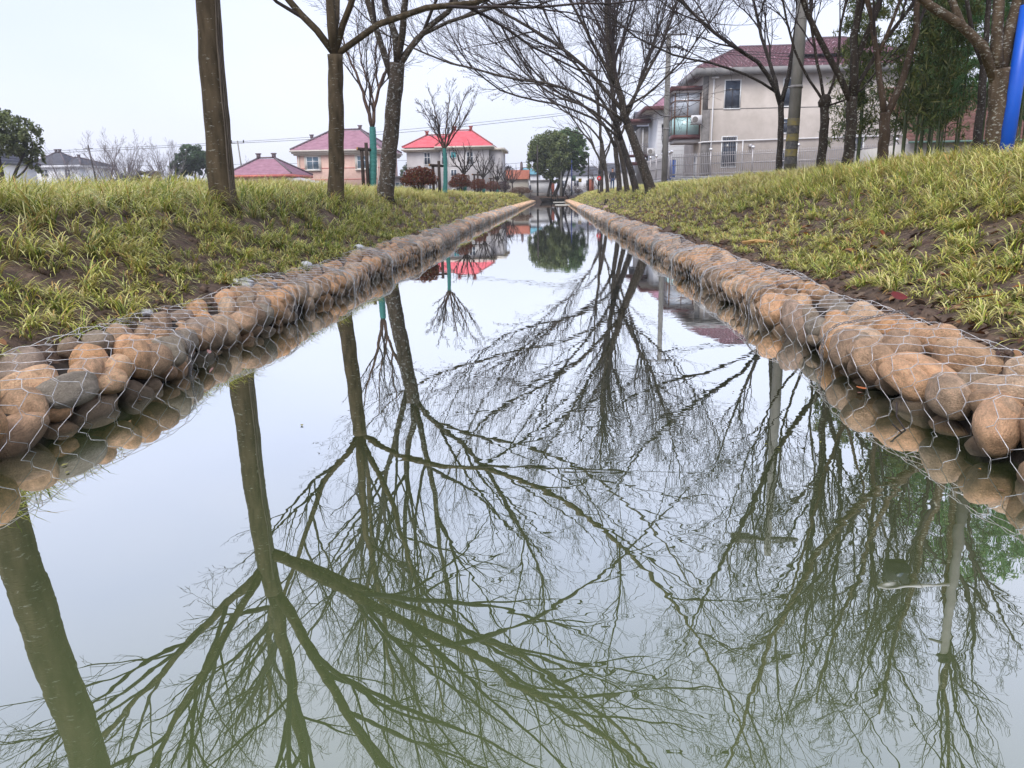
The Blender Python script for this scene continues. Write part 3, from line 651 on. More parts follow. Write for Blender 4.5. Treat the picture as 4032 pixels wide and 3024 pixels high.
# the peeled strip of bare wood on its right side
g = Geo(); zz = np.linspace(0.05, 2.9, 26)
for k, (a, w) in enumerate([(-.58, .011), (-.38, .009), (-.18, .010), (.02, .008)]):
    px = .0 + np.interp(zz, [0, .2, 2.9], [.162, .143, .124]); cxx = np.interp(zz, [0, .64, 1.74, 2.7], [0, .01, .03, .08])
    P = np.stack([cxx + px * np.cos(a) + .003 * np.sin(zz * 9 + k), px * np.sin(a) + 0 * zz, zz], -1); g.tube(P, w * (1 + .25 * np.sin(zz * 5 + k * 2)), 6)
part('peeled_strip', g, m_strip, T1, True)
t2b = (-3.80, 13.74, .90); f2 = (-3.64, 13.74, 3.33)
bare_tree('second trunk on the left bank, olive brown, forking into spreading limbs', t2b, [t2b, (-3.74, 13.74, 1.6), (-3.68, 13.74, 2.5), f2], (.138, .128),
    [([f2, (-3.95, 13.7, 3.70), (-4.18, 13.65, 4.0), (-4.42, 13.6, 4.35), (-4.75, 13.5, 5.2), (-5.2, 13.3, 6.4)], .062, .022), ([f2, (-3.66, 13.74, 4.2), (-3.62, 13.8, 5.4), (-3.5, 13.9, 6.8), (-3.4, 14, 8.2)], .085, .03),
     ([(-3.62, 13.74, 3.4), (-3.45, 13.7, 3.85), (-3.2, 13.6, 4.3), (-2.9, 13.4, 5.1), (-2.6, 13.2, 6.3)], .058, .022), ([(-3.58, 13.74, 3.35), (-3.28, 13.8, 3.62), (-2.74, 13.9, 3.88), (-1.9, 14.0, 4.06), (-1.1, 14.1, 4.2), (-.2, 14.2, 4.6)], .056, .015),
     ([(-3.66, 13.8, 3.6), (-3.7, 14.4, 4.4), (-3.9, 15.2, 5.6), (-4.1, 15.8, 7.0)], .05, .02)], 3, BIG, mats=(m_bark, m_twig), ext=10.5, knob=[(-3.64, 13.74, 3.24, .118)])
t3b = (-3.84, 18.0, .92); f3 = (-3.40, 18, 3.85)
bare_tree('third trunk on the left bank, leaning canalwards with frosty lichen on its limbs', t3b, [t3b, (-3.72, 18, 1.7), (-3.57, 18, 2.7), (-3.46, 18, 3.4), f3], (.182, .165),
    [([(-3.5, 18, 3.4), (-3.62, 18, 3.95), (-3.75, 18, 4.4), (-3.98, 18.1, 5.0), (-4.3, 18.2, 6.2)], .075, .03), ([f3, (-3.42, 18, 4.5), (-3.62, 18.1, 5.1), (-3.7, 18.1, 6.0), (-3.8, 18.2, 7.6)], .08, .03), ([f3, (-3.22, 17.9, 4.55), (-3.08, 17.8, 5.3), (-2.9, 17.6, 6.4), (-2.8, 17.5, 7.6)], .08, .03),
     ([(-3.38, 18, 3.75), (-3.1, 18, 4.12), (-2.7, 18, 4.55), (-2.38, 18, 4.75), (-2.05, 18, 5.1), (-1.4, 18, 6.0)], .068, .02), ([f3, (-3.15, 18.3, 4.3), (-2.7, 18.5, 4.6), (-1.8, 18.7, 4.95), (-.6, 18.9, 5.3)], .045, .014)],
    4, BIG, ext=11.5, mats=(bark_mat('bark_frosted', (.05, .04, .03), (.115, .092, .07), (.42, .44, .44), .62, 13, 1.8), m_twig))
# ---- right row, leaning over the canal
FAN = [(14, .45, .46, .60, 10, 5, .25), (7, .48, .58, .60, 7, 4, .2), (4, .48, .52, .62, 4, 3, .12), (3, .5, .55, .7, 2, 3, .05)]
def right_tree(b, top, rad, seed, label, limbs, red=0):
    return bare_tree(label, b, [b, tuple(np.array(b) * .62 + np.array(top) * .38 + np.array([.04, 0, 0])), top], rad, limbs, seed, FAN if b[1] < 45 else [(10,) + FAN[0][1:], (6,) + FAN[1][1:], FAN[2]], mats=(m_bark2 if seed % 2 else m_bark_dark, m_twig), red_leaves=red, rmin=.0032, sides=10, ext=12, tm0=.24, lmax=(3.6, 2.0, 1.0, .55))
b = (4.05, 33, .92); tp = (3.0, 33, 3.7)
right_tree(b, tp, (.215, .16), 11, 'thickest leaning trunk of the right row, nearest to the viewer', [
    ([tp, (2.6, 33, 5.0), (2.25, 33, 6.4), (2.1, 33, 8.6)], .16, .05), ([tp, (2.1, 32.8, 4.3), (.4, 32.5, 5.1), (-1.8, 32.2, 5.5), (-4.2, 32, 6.1)], .062, .015), ([(2.8, 33, 4.2), (1.6, 33.2, 5.6), (-.4, 33.4, 7.2), (-2.6, 33.5, 8.4)], .09, .02),
    ([(2.9, 33, 4.0), (3.5, 33.1, 5.2), (4.3, 33.3, 6.6), (4.9, 33.4, 8.4)], .07, .02), ([(2.5, 33, 5.2), (1.4, 32.6, 7.0), (.2, 32.4, 9.0)], .08, .02), ([(2.8, 33, 4.3), (3.9, 32.6, 4.9), (5.1, 32.2, 6.1)], .045, .015)], red=420)
b = (3.98, 38.2, .92); tp = (3.2, 38.2, 3.4)
right_tree(b, tp, (.165, .135), 12, 'second trunk of the right row counted from the viewer, dark and leaning', [
    ([tp, (2.8, 38, 5.0), (2.6, 38, 7.0), (2.6, 38, 9.0)], .12, .04), ([tp, (2.0, 38, 4.3), (.2, 37.6, 5.0), (-1.8, 37.2, 5.4)], .058, .014), ([(3.0, 38, 4.0), (1.8, 38, 5.8), (.4, 38.2, 7.6)], .075, .02), ([(3.0, 38, 4.2), (3.9, 38, 5.6), (4.6, 38.2, 7.6)], .07, .02)], red=260)
b = (4.0, 43.2, .93); tp = (3.35, 43.2, 4.2)
right_tree(b, tp, (.14, .115), 13, 'third trunk of the right row, dark bark speckled with lichen', [
    ([tp, (3.1, 43, 6.0), (3.0, 43, 8.6)], .11, .04), ([tp, (2.0, 43, 5.3), (.2, 43, 6.0)], .07, .02), ([tp, (4.2, 43, 5.8), (4.9, 43, 7.8)], .07, .02)], red=160)
b = (3.95, 47.8, .93); tp = (3.66, 47.8, 3.6)
right_tree(b, tp, (.16, .14), 15, 'fourth trunk of the right row, forking low beside the walking man', [
    ([tp, (3.0, 47.6, 4.8), (2.0, 47.5, 5.8), (.2, 47.4, 6.8)], .1, .02), ([tp, (3.6, 48, 5.4), (3.4, 48, 8.0)], .11, .03), ([tp, (4.1, 48, 4.6), (4.9, 48, 6.8)], .08, .02)], red=120)
b = (3.95, 58.0, 1.0); tp = (3.5, 58, 4.5)
right_tree(b, tp, (.13, .105), 17, 'farthest trunk of the right row, slender with many upright branches', [
    ([tp, (3.2, 58, 6.5), (3.1, 58, 9.0)], .11, .03), ([(3.7, 58, 2.6), (2.8, 58, 4.4), (1.4, 58, 6.2), (.6, 58, 8)], .08, .02), ([(3.6, 58, 3.0), (4.1, 58, 4.6), (4.4, 58, 7)], .07, .02), ([tp, (2.4, 58, 5.8), (1.0, 58, 6.6)], .07, .02)], red=100)
b = (3.95, 66.0, 1.0); tp = (3.9, 66, 4.6)
right_tree(b, tp, (.16, .12), 19, 'thin far trunk standing just behind the farthest trunk of the right row', [
    ([tp, (3.8, 66, 6.5), (3.7, 66, 8.6)], .09, .03), ([(3.9, 66, 3.4), (3.1, 66, 5.2), (2.2, 66, 6.6)], .06, .02), ([(3.9, 66, 3.8), (4.8, 66, 5.2), (5.4, 66, 7)], .06, .02)])
# ---- near right group on top of the bank
NR = [(11, .55, .42, .58, 9, 5, .3), (7, .55, .52, .6, 6, 4, .2), (5, .6, .48, .62, 4, 3, .15), (4, .65, .55, .7, 2, 3, .1)]
def nr(label, b, tp, rad, seed, limbs, mats=None, knob=None):
    mid = tuple((np.array(b) + np.array(tp)) / 2 + np.array([.03, 0, 0]))
    return bare_tree(label, b, [b, mid, tp], rad, limbs, seed, NR, mats=mats or (m_bark2, m_twig), knob=knob, rmin=.0026, flare=1.2, ext=8.3, tm0=.25, lmax=(2.6, 1.4, .8, .45))
nr('thin forked tree just left of the striped concrete pole', (6.78, 24.6, 1.38), (6.74, 24.6, 3.55), (.095, .085), 31,
   [([(6.74, 24.6, 3.4), (6.5, 24.5, 3.9), (6.0, 24.3, 4.55), (5.0, 24, 5.1), (3.9, 23.8, 5.9)], .07, .015), ([(6.74, 24.6, 3.5), (6.5, 24.8, 4.4), (6.1, 25, 5.6), (5.7, 25.2, 7.2)], .065, .02), ([(6.74, 24.6, 3.5), (7.0, 24.6, 4.8), (7.0, 24.6, 7.2)], .07, .02), ([(6.6, 24.6, 3.8), (5.6, 24.2, 4.3), (4.4, 24, 4.6), (3.2, 23.8, 4.9)], .04, .01)], mats=(m_bark_dark, m_twig))
nr('short pollard trunk with a swollen knob, right of the striped pole', (5.86, 18, 1.34), (5.86, 18, 2.88), (.098, .09), 32,
   [([(5.86, 18, 2.8), (5.7, 18, 3.4), (5.45, 17.9, 4.3), (5.2, 17.8, 6.0)], .035, .012), ([(5.86, 18, 2.8), (6.05, 18, 3.5), (6.1, 18, 4.6), (6.4, 18, 6.2)], .032, .012), ([(5.9, 18, 2.75), (6.5, 18.1, 3.0), (7.2, 18.2, 3.7)], .022, .01), ([(5.86, 18, 2.8), (5.3, 18, 3.6), (4.8, 18, 4.9)], .03, .01)], knob=[(5.86, 18, 2.84, .135)])
nr('lichen flecked tree splitting into three upright limbs, beside the knobbed trunk', (5.36, 15, 1.28), (5.35, 15, 2.62), (.098, .092), 33,
   [([(5.35, 15, 2.5), (5.1, 14.95, 2.95), (4.78, 14.9, 3.45), (4.45, 14.8, 3.9), (4.0, 14.7, 4.9)], .058, .02), ([(5.35, 15, 2.6), (5.3, 15, 3.3), (5.33, 15, 4.2), (5.2, 15, 6.6)], .078, .025), ([(5.37, 15, 2.5), (5.55, 15.1, 3.0), (5.95, 15.2, 3.6), (6.5, 15.3, 4.4), (7.0, 15.4, 5.6)], .04, .015), ([(5.33, 15, 3.1), (5.6, 14.9, 3.9), (5.75, 14.8, 5.6)], .05, .02)])
nr('brown barked tree forking into two limbs in front of the bamboo', (5.56, 14, 1.27), (5.56, 14, 2.25), (.09, .085), 34,
   [([(5.56, 14, 2.15), (5.42, 14, 2.75), (5.3, 14, 3.35), (5.05, 14, 4.3), (4.8, 14, 5.8)], .055, .02), ([(5.58, 14, 2.15), (5.78, 14, 2.7), (5.92, 14, 3.4), (6.0, 14, 4.6), (6.1, 14, 6.2)], .062, .02), ([(5.34, 14, 3.1), (5.6, 13.9, 3.9), (5.9, 13.8, 5.2)], .03, .01)],
   mats=(bark_mat('bark_brown_flecked', (.05, .034, .022), (.105, .072, .05), (.34, .34, .3), .45, 16, 1.6), m_twig))
nr('stout brown tree with wide limbs and white lichen, standing by the blue pole', (5.86, 11.1, 1.26), (5.82, 11.1, 2.5), (.118, .125), 35,
   [([(5.8, 11.1, 2.3), (5.55, 11.1, 2.75), (5.2, 11, 3.05), (4.75, 10.9, 3.25), (4.2, 10.8, 3.8), (3.6, 10.7, 4.9)], .065, .02), ([(5.8, 11.1, 2.45), (5.7, 11.1, 3.2), (5.6, 11.2, 4.2), (5.4, 11.2, 6)], .08, .03), ([(5.84, 11.1, 2.45), (5.95, 11.1, 3.3), (5.98, 11.1, 4.4), (6.2, 11.2, 6.4)], .085, .03), ([(5.5, 11.1, 2.8), (5.1, 11.3, 3.5), (4.8, 11.5, 5.0)], .05, .02)],
   mats=(bark_mat('bark_brown_lichen', (.06, .042, .026), (.125, .09, .058), (.42, .42, .37), .62, 17, 2.4), m_twig))
nr('slim dark tree standing in the shade between the bamboo and the blue pole', (6.9, 13.6, 1.36), (6.86, 13.6, 3.1), (.065, .055), 36,
   [([(6.86, 13.6, 3.0), (6.8, 13.6, 4.2), (6.6, 13.6, 6)], .045, .015), ([(6.86, 13.6, 2.9), (6.5, 13.5, 3.6), (6.2, 13.4, 4.6)], .035, .012), ([(6.86, 13.6, 2.9), (7.3, 13.6, 3.8), (7.6, 13.6, 5)], .035, .012)], mats=(m_bark_dark, m_twig))

# ---- young trees with green trunk wrap
m_wrap = M('green_wrap_cloth', (0.03, 0.17, 0.155), (0.07, 0.27, 0.245), 9, 0.75, 0.6, 24, stretch=(1, 1, 5))
m_post = M('dark_stake_wood', (0.03, 0.022, 0.018), (0.065, 0.045, 0.035), 14, 0.9, 0.5, 30, stretch=(3, 3, .5))
m_cut = M('fresh_cut_wood', (0.42, 0.2, 0.06), (0.5, 0.28, 0.10), 20, 0.8)
m_yb = bark_mat('young_bark', (.07, .045, .035), (.13, .085, .065), (.3, .28, .24), .2, 14, 1.5)
def wrapped(label, b, top, rad, limbs, seed, levels, wraprad=None):
    t = bare_tree(label, b, [b, tuple((np.array(b) + np.array(top)) / 2 + np.array([.04, 0, 0])), top], rad, limbs, seed, levels, name='young_tree', mats=(m_yb, m_twig), rmin=.0045, flare=1.02, sides=10)
    n = 46; z = np.linspace(0, 1, n); P = np.array([(np.array(top) - np.array(b)) * q for q in z]); P[:, 0] += .04 * np.sin(PI * z); P[:, 2] += 0
    R = (wraprad or rad[0] * 1.25) * np.interp(z, [0, .1, 1], [1.25, 1.08, .82]) * (1 + .05 * np.sin(z * 95) + .02 * np.sin(z * 31))
    part('trunk_wrap', Geo().tube(P, R, 14), m_wrap, t, True)
    return t
def stake_frame(label, x, y, z, h, w=.34, posts=2):
    t = thing('tree_stake', label, 'stake', (x, y, z))
    for k in range(posts): part('post', Geo().tube([(k * w, 0, -.2), (k * w + .01, 0, h * (1 if k == 0 else 1.12))], .062, 9), m_post, t, True)
    g = Geo().tube([(-.12, -.1, h - .02), (w + .16, .14, h - .06)], .055, 9); part('crossbar', g, m_post, t, True)
    v = Geo().tube([(-.128, -.106, h - .0199), (-.121, -.1, h - .02)], .055, 9); part('cut_end', v, m_cut, t, True)
YL = [(7, .42, .6, .6, 8, 4, .3), (7, .5, .5, .6, 6, 3, .2), (5, .55, .5, .65, 4, 3, .1)]
b = (-6.56, 28.6, 1.2)
wrapped('tall young tree in green trunk wrap between the second and third trunks', b, (-6.40, 28.6, 3.42), (.10, .085),
    [([(-6.4, 28.6, 3.4), (-6.55, 28.6, 4.1), (-6.75, 28.6, 4.9), (-7.1, 28.6, 5.8), (-7.4, 28.6, 7.0)], .075, .015), ([(-6.4, 28.6, 3.4), (-6.28, 28.6, 4.1), (-6.05, 28.6, 4.8), (-5.7, 28.6, 5.6), (-5.5, 28.6, 6.8)], .07, .015), ([(-6.32, 28.6, 3.95), (-6.38, 28.7, 4.6), (-6.7, 28.8, 5.6), (-6.8, 28.8, 7.1)], .04, .012), ([(-6.1, 28.6, 4.7), (-6.15, 28.6, 5.6), (-6.0, 28.6, 7)], .04, .012)], 51, YL, .135)
stake_frame('pair of dark stakes with a sawn crossbar tied to the green wrapped tree', -6.80, 28.4, 1.2, 1.5, .17)
b = (-4.50, 33.0, 1.12)
YF = [(9, .42, .42, .6, 8, 4, .35), (6, .5, .45, .6, 6, 3, .2), (4, .5, .5, .65, 4, 3, .1)]
wrapped('young green wrapped tree with a fan of bare twigs before the red roofed house', b, (-4.46, 33, 2.9), (.066, .06),
    aimed((-4.46, 33, 2.85), [(-.55, .1, 1, 1.9, .035, .01), (-.2, -.2, 1, 2.2, .04, .01), (.12, .2, 1, 2.3, .04, .01), (.5, -.1, 1, 2.5, .045, .01), (.75, .2, 1, 2.3, .035, .01), (-.35, .3, 1, 1.8, .03, .01)], 1, .15), 52, YF, .088)
stake_frame('dark stakes with a crossbar holding the twiggy young tree by the red roofed house', -4.95, 32.9, 1.12, 1.15, .25)
PR = [(5, .45, .55, .72, 7, 4, .5), (4, .5, .5, .6, 5, 3, .2)]
def pruned(label, x, y, s, seed, wrap=True):
    z = float(h0(x, y)); b = (x, y, z); tp = (x, y, z + 1.35 * s)
    L = aimed(tp, [(-.75, .1, .8, 1.5 * s, .05 * s, .02 * s), (-.35, -.3, 1, 1.7 * s, .06 * s, .02 * s), (.05, .3, 1, 1.7 * s, .06 * s, .02 * s), (.45, -.2, 1, 1.7 * s, .06 * s, .02 * s), (.85, .1, .8, 1.5 * s, .05 * s, .02 * s)], 1, .3)
    t = bare_tree(label, b, [b, (x + .03, y, z + .7 * s), tp], (.09 * s, .08 * s), L, seed, PR, name='pruned_tree', mats=(m_bark_dark, m_twig), rmin=.009, flare=1.1)
    if wrap: part('trunk_wrap', Geo().tube([(0, 0, 0), (.03, 0, .6 * s), (0, 0, 1.0 * s)], .125 * s, 10), m_wrap, t, True)
pruned('hard pruned bare tree with many thick stubs right of the second round bush', -4.9, 44, .85, 61)
pruned('hard pruned bare tree half hidden behind the third round bush', -4.9, 56, .88, 62)
pruned('hard pruned bare tree before the low brick roof, left of its chimney', -4.9, 70, .9, 63)
pruned('slightly smaller pruned tree standing before the middle of the low brick roof', -4.9, 82, .9, 64, False)
pruned('last pruned tree of the left bank, next to the clipped brown hedge', -4.7, 92, .95, 65, False)
for i, (x, y) in enumerate([(-5.2, 56), (-5.15, 70)]): stake_frame(['thin stakes beside the pruned tree behind the third round bush', 'thin stakes beside the pruned tree before the low brick roof'][i], x - .3, y - .3, 1.15, 1.3, .25)

# ---- round red-brown shrubs
def shrub(label, x, y, R, seed, hgt_=1.0, n=6000, name='round_shrub', pal=None, oval=1.0):
    r = np.random.default_rng(seed); z = float(h0(x, y)); t = thing(name, label, 'shrub', (x, y, z))
    g = Geo(); L = []
    for k in range(9):
        a = r.uniform(0, 2 * PI); e = r.uniform(.5, 1.1); L.append(np.array([(0, 0, 0), (.25 * R * math.cos(a), .25 * R * math.sin(a), .45 * R * hgt_), (.75 * R * math.cos(a) * e, .75 * R * math.sin(a) * e, 1.25 * R * hgt_)]))
    P = np.stack([resample(q, 6) for q in L]); Rr = np.linspace(.03, .012, 6)[None].repeat(len(P), 0) * R
    V, F = tubes(P, Rr, 5); g.add(V, F)
    P, Rr = grow(P, Rr, r, 7, .55, .5, .6, 4, up=.2, rmin=.005); V, F = tubes(P, Rr, 3); g.add(V, F)
    P2, R2 = grow(P, Rr, r, 5, .55, .5, .6, 3, up=.2, rmin=.003); V, F = tubes(P2, R2, 3); g.add(V, F)
    part('stems', g, m_bark_dark, t)
    d = norm(r.normal(size=(n, 3))); d[:, 2] = np.abs(d[:, 2]) * 1.0 - .35 * r.random(n); d = norm(d)
    lump = 1 + .12 * np.sin(d[:, 0] * 7 + seed) * np.cos(d[:, 1] * 6) + .07 * np.sin(d[:, 2] * 11)
    rad = R * lump * (1 - .45 * r.random(n) ** 2.2); p = d * rad[:, None] * np.array([oval, 1, hgt_]) + np.array([0, 0, R * hgt_ * .98])
    p = p[p[:, 2] > .28 * R]
    leaf_cloud(t, p, r, .062, pal or [(0.21, 0.06, 0.04), (0.16, 0.045, 0.035), (0.26, 0.10, 0.05), (0.075, 0.035, 0.03), (0.13, 0.10, 0.045)], 'foliage')
    return t
shrub('largest round red brown bush, in front of the left end of the grey house', -4.70, 28.0, .60, 71, .85, 5200)
shrub('second round bush from the left, red brown, beside a thin wrapped trunk', -5.0, 43.0, .58, 72, 1.0, 4200)
shrub('third round bush from the left, rusty brown', -5.05, 54, .56, 73, 1.0, 3400)
shrub('fourth round bush from the left, rusty brown and smaller', -5.0, 66, .60, 74, 1.0, 3000)
shrub('dark purple low bush between the pruned trees', -4.95, 79, .75, 75, .9, 3000, pal=[(0.06, 0.03, 0.035), (0.08, 0.04, 0.04), (0.05, 0.03, 0.03)])
shrub('clipped brown hedge at the far end of the left bank', -3.6, 88, .78, 76, .78, 5200, name='hedge', oval=1.55, pal=[(0.17, 0.09, 0.055), (0.13, 0.07, 0.045), (0.20, 0.12, 0.07)])

# ---- evergreen trees
GREEN = [(0.11, 0.20, 0.08), (0.14, 0.24, 0.08), (0.13, 0.19, 0.06), (0.06, 0.12, 0.05), (0.16, 0.21, 0.07)]
def evergreen(label, base, stems, lobes, seed, n, leaf=.16, pal=GREEN, cat='tree', shell=.35):
    r = np.random.default_rng(seed); o = np.array(base, float); t = thing('evergreen_tree', label, cat, tuple(o))
    g = Geo()
    for pts, a, b2 in stems: g.tube(resample(np.array(pts, float), 10) - o, np.linspace(a, b2, 10), 8)
    part('trunk', g, m_bark_dark, t, True)
    tot = sum(l[3] * l[4] * l[5] for l in lobes) ** 1; P = []; TB = []
    for (x, y, z, a, b2, c) in lobes:
        k = int(n * (a * b2 * c) / tot); nc = max(12, int(k / 70)); d = norm(r.normal(size=(nc, 3))); cc = d * (1 - shell * r.random((nc, 1)) ** 1.5); cr = r.uniform(.16, .30, nc)
        tb = r.uniform(.6, 1.35, nc) * (1 + .18 * cc[:, 2]); i = r.integers(0, nc, k); TB.append(tb[i]); q = cc[i] + norm(r.normal(size=(k, 3))) * cr[i][:, None] * r.random((k, 1)) ** .5  # clumps lighter towards the top: crown highlights painted into the tint
        P.append(q * np.array([a, b2, c]) + np.array([x, y, z]) - o)
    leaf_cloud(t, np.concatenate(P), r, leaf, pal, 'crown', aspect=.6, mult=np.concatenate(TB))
    return t
YG = [(0.18, 0.22, 0.09), (0.23, 0.26, 0.10), (0.13, 0.17, 0.075), (0.16, 0.20, 0.085)]
evergreen('broad camphor tree at the end of the canal, olive green and leaning trunks', (-.6, 104, .75), [([(-.7, 104, .7), (-.3, 104, 2.5), (.2, 104, 4.5)], .2, .12), ([(.2, 103.8, .7), (.9, 104, 2.4), (1.6, 104, 4.4)], .17, .1), ([(-.1, 103, .7), (.5, 103, 1.9), (.8, 103, 3)], .12, .08)],
    [(-1.0, 104, 6.6, 2.0, 1.9, 2.0), (-2.2, 104, 5.4, 1.2, 1.3, 1.5), (.1, 104.3, 7.4, 1.7, 1.7, 1.5), (-.4, 103.6, 4.6, 1.9, 1.6, 1.7), (.9, 103.6, 5.8, 1.5, 1.5, 1.7), (.2, 103.4, 3.3, 1.0, 1.0, .9)], 81, 34000, .26, YG)
evergreen('darker green camphor tree just right behind the broad one at the canal end', (2.2, 109, .8), [([(1.2, 109, .7), (1.9, 109, 3), (2.4, 109, 5)], .17, .1), ([(1.4, 108.6, .7), (1.2, 109, 3), (1.6, 109, 5)], .12, .08)],
    [(2.2, 109, 7.6, 1.9, 1.8, 1.8), (3.2, 109, 6.3, 1.5, 1.5, 1.5), (3.4, 109, 4.9, 1.1, 1.1, .9), (2.0, 109.4, 5.4, 1.3, 1.3, 1.2), (3.6, 109, 3.9, .7, .7, .5)], 82, 20000, .26, GREEN)
evergreen('olive evergreen tree cut off by the left edge of the picture', (-31.5, 45, 1.0), [([(-31.9, 45, 1), (-31.2, 45, 2.6), (-30.4, 45, 3.8)], .16, .05), ([(-31.9, 45, 1), (-32, 45, 3.2), (-32, 45, 4.6)], .18, .08), ([(-31.5, 45, 2.2), (-30.4, 45, 3.0), (-29.8, 45, 4.4)], .07, .03)],
    [(-31.3, 45, 4.9, 1.3, 1.3, 1.3), (-30.3, 45, 4.4, .95, 1, 1.2), (-32.6, 45, 5.2, 1.3, 1.3, 1.2), (-29.8, 45, 3.5, .5, .6, .9), (-33.4, 45, 4, 1.2, 1.2, 1.2)], 83, 15000, .17, [(0.16, 0.19, 0.07), (0.20, 0.23, 0.10), (0.12, 0.15, 0.07)])
evergreen('rounded dark evergreen left of the thick flecked trunk', (-45.6, 100, 1.0), [([(-45.6, 100, 1), (-45.6, 100, 3.4), (-45.4, 100, 5)], .18, .1), ([(-45.6, 100, 2), (-46.9, 100, 4)], .1, .05), ([(-45.6, 100, 2), (-44.2, 100, 4.4)], .1, .05)],
    [(-45.6, 100, 6.3, 1.9, 1.7, 1.6), (-46.9, 100, 5.4, 1.3, 1.2, 1.4), (-44.5, 100, 5.7, 1.2, 1.2, 1.5), (-47.8, 100, 4.4, 1.1, 1.1, 1.3)], 84, 12000, .3, [(0.09, 0.15, 0.08), (0.12, 0.18, 0.09), (0.08, 0.12, 0.07)])
evergreen('small rusty green round tree in the hazy field', (-57, 110, 1.0), [([(-57, 110, 1), (-57, 110, 3)], .15, .1)], [(-57, 110, 4.0, 1.9, 1.6, 1.2)], 85, 3000, .3, [(0.11, 0.09, 0.045), (0.14, 0.11, 0.05)])
evergreen('low dark tree mass beyond the bare trees at the left', (-66, 125, 1.0), [([(-66, 125, 1), (-66, 125, 3)], .15, .1)], [(-68, 125, 3.6, 3.0, 1.6, 1.5), (-64, 125, 3.4, 2.6, 1.6, 1.2)], 86, 4500, .34, [(0.06, 0.075, 0.05), (0.08, 0.095, 0.06)])
evergreen('pale green bush behind the small outbuilding', (-34.5, 84, 1.0), [([(-34.5, 84, 1), (-34.5, 84, 2.4)], .1, .05)], [(-34.2, 84, 2.9, 1.0, 1.0, 1.3), (-33.4, 84, 2.6, .8, .8, 1.0)], 87, 3000, .2, [(0.09, 0.13, 0.06), (0.12, 0.15, 0.08)])
evergreen('pale distant tree between the pink and the grey house', (-21, 118, 1.0), [([(-21, 118, 1), (-21, 118, 3)], .1, .05)], [(-21.0, 118, 4.2, 2.0, 1.4, 1.6), (-19.4, 118, 3.6, 1.6, 1.2, 1.2)], 88, 3500, .28, [(0.12, 0.16, 0.09), (0.16, 0.19, 0.12)])
# ---- far bare trees (left horizon)
FB = [(6, .5, .6, .62, 6, 3, .4), (5, .5, .5, .62, 4, 3, .3), (4, .5, .5, .7, 2, 3, .2)]
fb = []
for k in range(3):
    z = 1.0
    fb.append(bare_tree(['bare hazy tree standing in the field left of the dark roofed house', 'bare spreading tree in front of the dark roofed house', 'bare upright tree with a blackened top by the leaning pole'][k], (-52, 92, 1), [(-52, 92, 1), (-52, 92, 1.9), (-52, 92, 2.5)], (.12, .1),
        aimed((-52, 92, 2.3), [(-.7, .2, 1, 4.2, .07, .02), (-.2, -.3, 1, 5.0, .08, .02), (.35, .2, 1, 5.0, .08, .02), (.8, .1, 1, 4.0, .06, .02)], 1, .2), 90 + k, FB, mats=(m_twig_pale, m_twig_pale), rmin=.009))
spots = [(-54, 98, 1.1), (-51, 103, 1.0), (-58, 106, 1.1), (-47.6, 97, .95), (-70.5, 112, .8), (-65, 103, .95), (-59, 108, .95), (-52.6, 92, 1.05), (-66, 112, .85), (-56, 104, .85), (-49.6, 100, .95), (-48.6, 112, .9), (-60.5, 118, .9), (-53.8, 120, .9), (-44.5, 118, .8), (-69, 126, .85)]
for k, (x, y, s) in enumerate(spots):
    if k < 3: fb[k].location = (x, y, 1.0); fb[k].scale = (s,) * 3
    else: dup(fb[k % 3], (x, y, 1.0), k * 1.3, 'leafless tree in the row of bare trees along the hazy left horizon', s, 'bare trees on the left horizon')
# bare tree behind the person, far right trees behind the end of the canal
dup(fb[1], (5.6, 100, .8), 1.0, 'pale bare tree in the gap between the walking man and the round red sign', .75)
dup(fb[0], (9.5, 128, .8), 2.0, 'far bare tree right of the brick pillar', .6)
for o in fb: o['label'] = o['label']

# ---- bamboo thicket on the right
def bamboo_proto(seed, h, n, label, pal, lean=.25):
    r = np.random.default_rng(seed); t = thing('bamboo', label, 'bamboo', (0, 0, 0), 0, 'bamboo plants of the thicket')
    g = Geo(); tips = []
    for k in range(3):
        a = r.uniform(0, 2 * PI); x, y = r.normal(0, .25, 2); l = r.uniform(.1, .5) * h * lean
        P = resample(np.array([(x, y, 0), (x, y, h * .4), (x + l * .4 * math.cos(a), y + l * .4 * math.sin(a), h * .75), (x + l * math.cos(a), y + l * math.sin(a), h * r.uniform(.88, 1.05))]), 14)
        g.tube(P, np.linspace(.026, .006, 14), 6)
        tips.append(P)
    part('culms', g, m_culm, t, True)
    P = np.stack(tips); R = np.full(P.shape[:2], .01); Q, RR = grow(P, R, r, 34, .9, .16, .5, 5, up=0, rmin=.0025, tmin=.22, droop=.45)
    V, F = tubes(Q, RR, 3); part('twigs', Geo().add(V, F), m_culm, t)
    k = r.integers(0, len(Q), n); q = r.integers(1, 5, n); p = Q[k, q] + r.normal(0, .05, (n, 3)) * np.array([1, 1, 1])
    leaf_cloud(t, p, r, .17, pal, 'leaves', aspect=.16, droop=.9)
    return t
m_culm = M('bamboo_culm', (0.05, 0.08, 0.025), (0.10, 0.12, 0.04), 4, .5)
DG = [(0.14, 0.30, 0.11), (0.19, 0.35, 0.14), (0.11, 0.23, 0.10), (0.28, 0.38, 0.16)]
YGB = [(0.15, 0.18, 0.05), (0.10, 0.14, 0.045), (0.22, 0.22, 0.08), (0.08, 0.12, 0.04)]
BL = 'tall feathery green bamboo in the thicket behind the bank trees'
bp = [bamboo_proto(501, 6.4, 7500, BL, DG), bamboo_proto(502, 5.6, 6500, BL, DG), bamboo_proto(503, 7.0, 8000, BL, DG)]
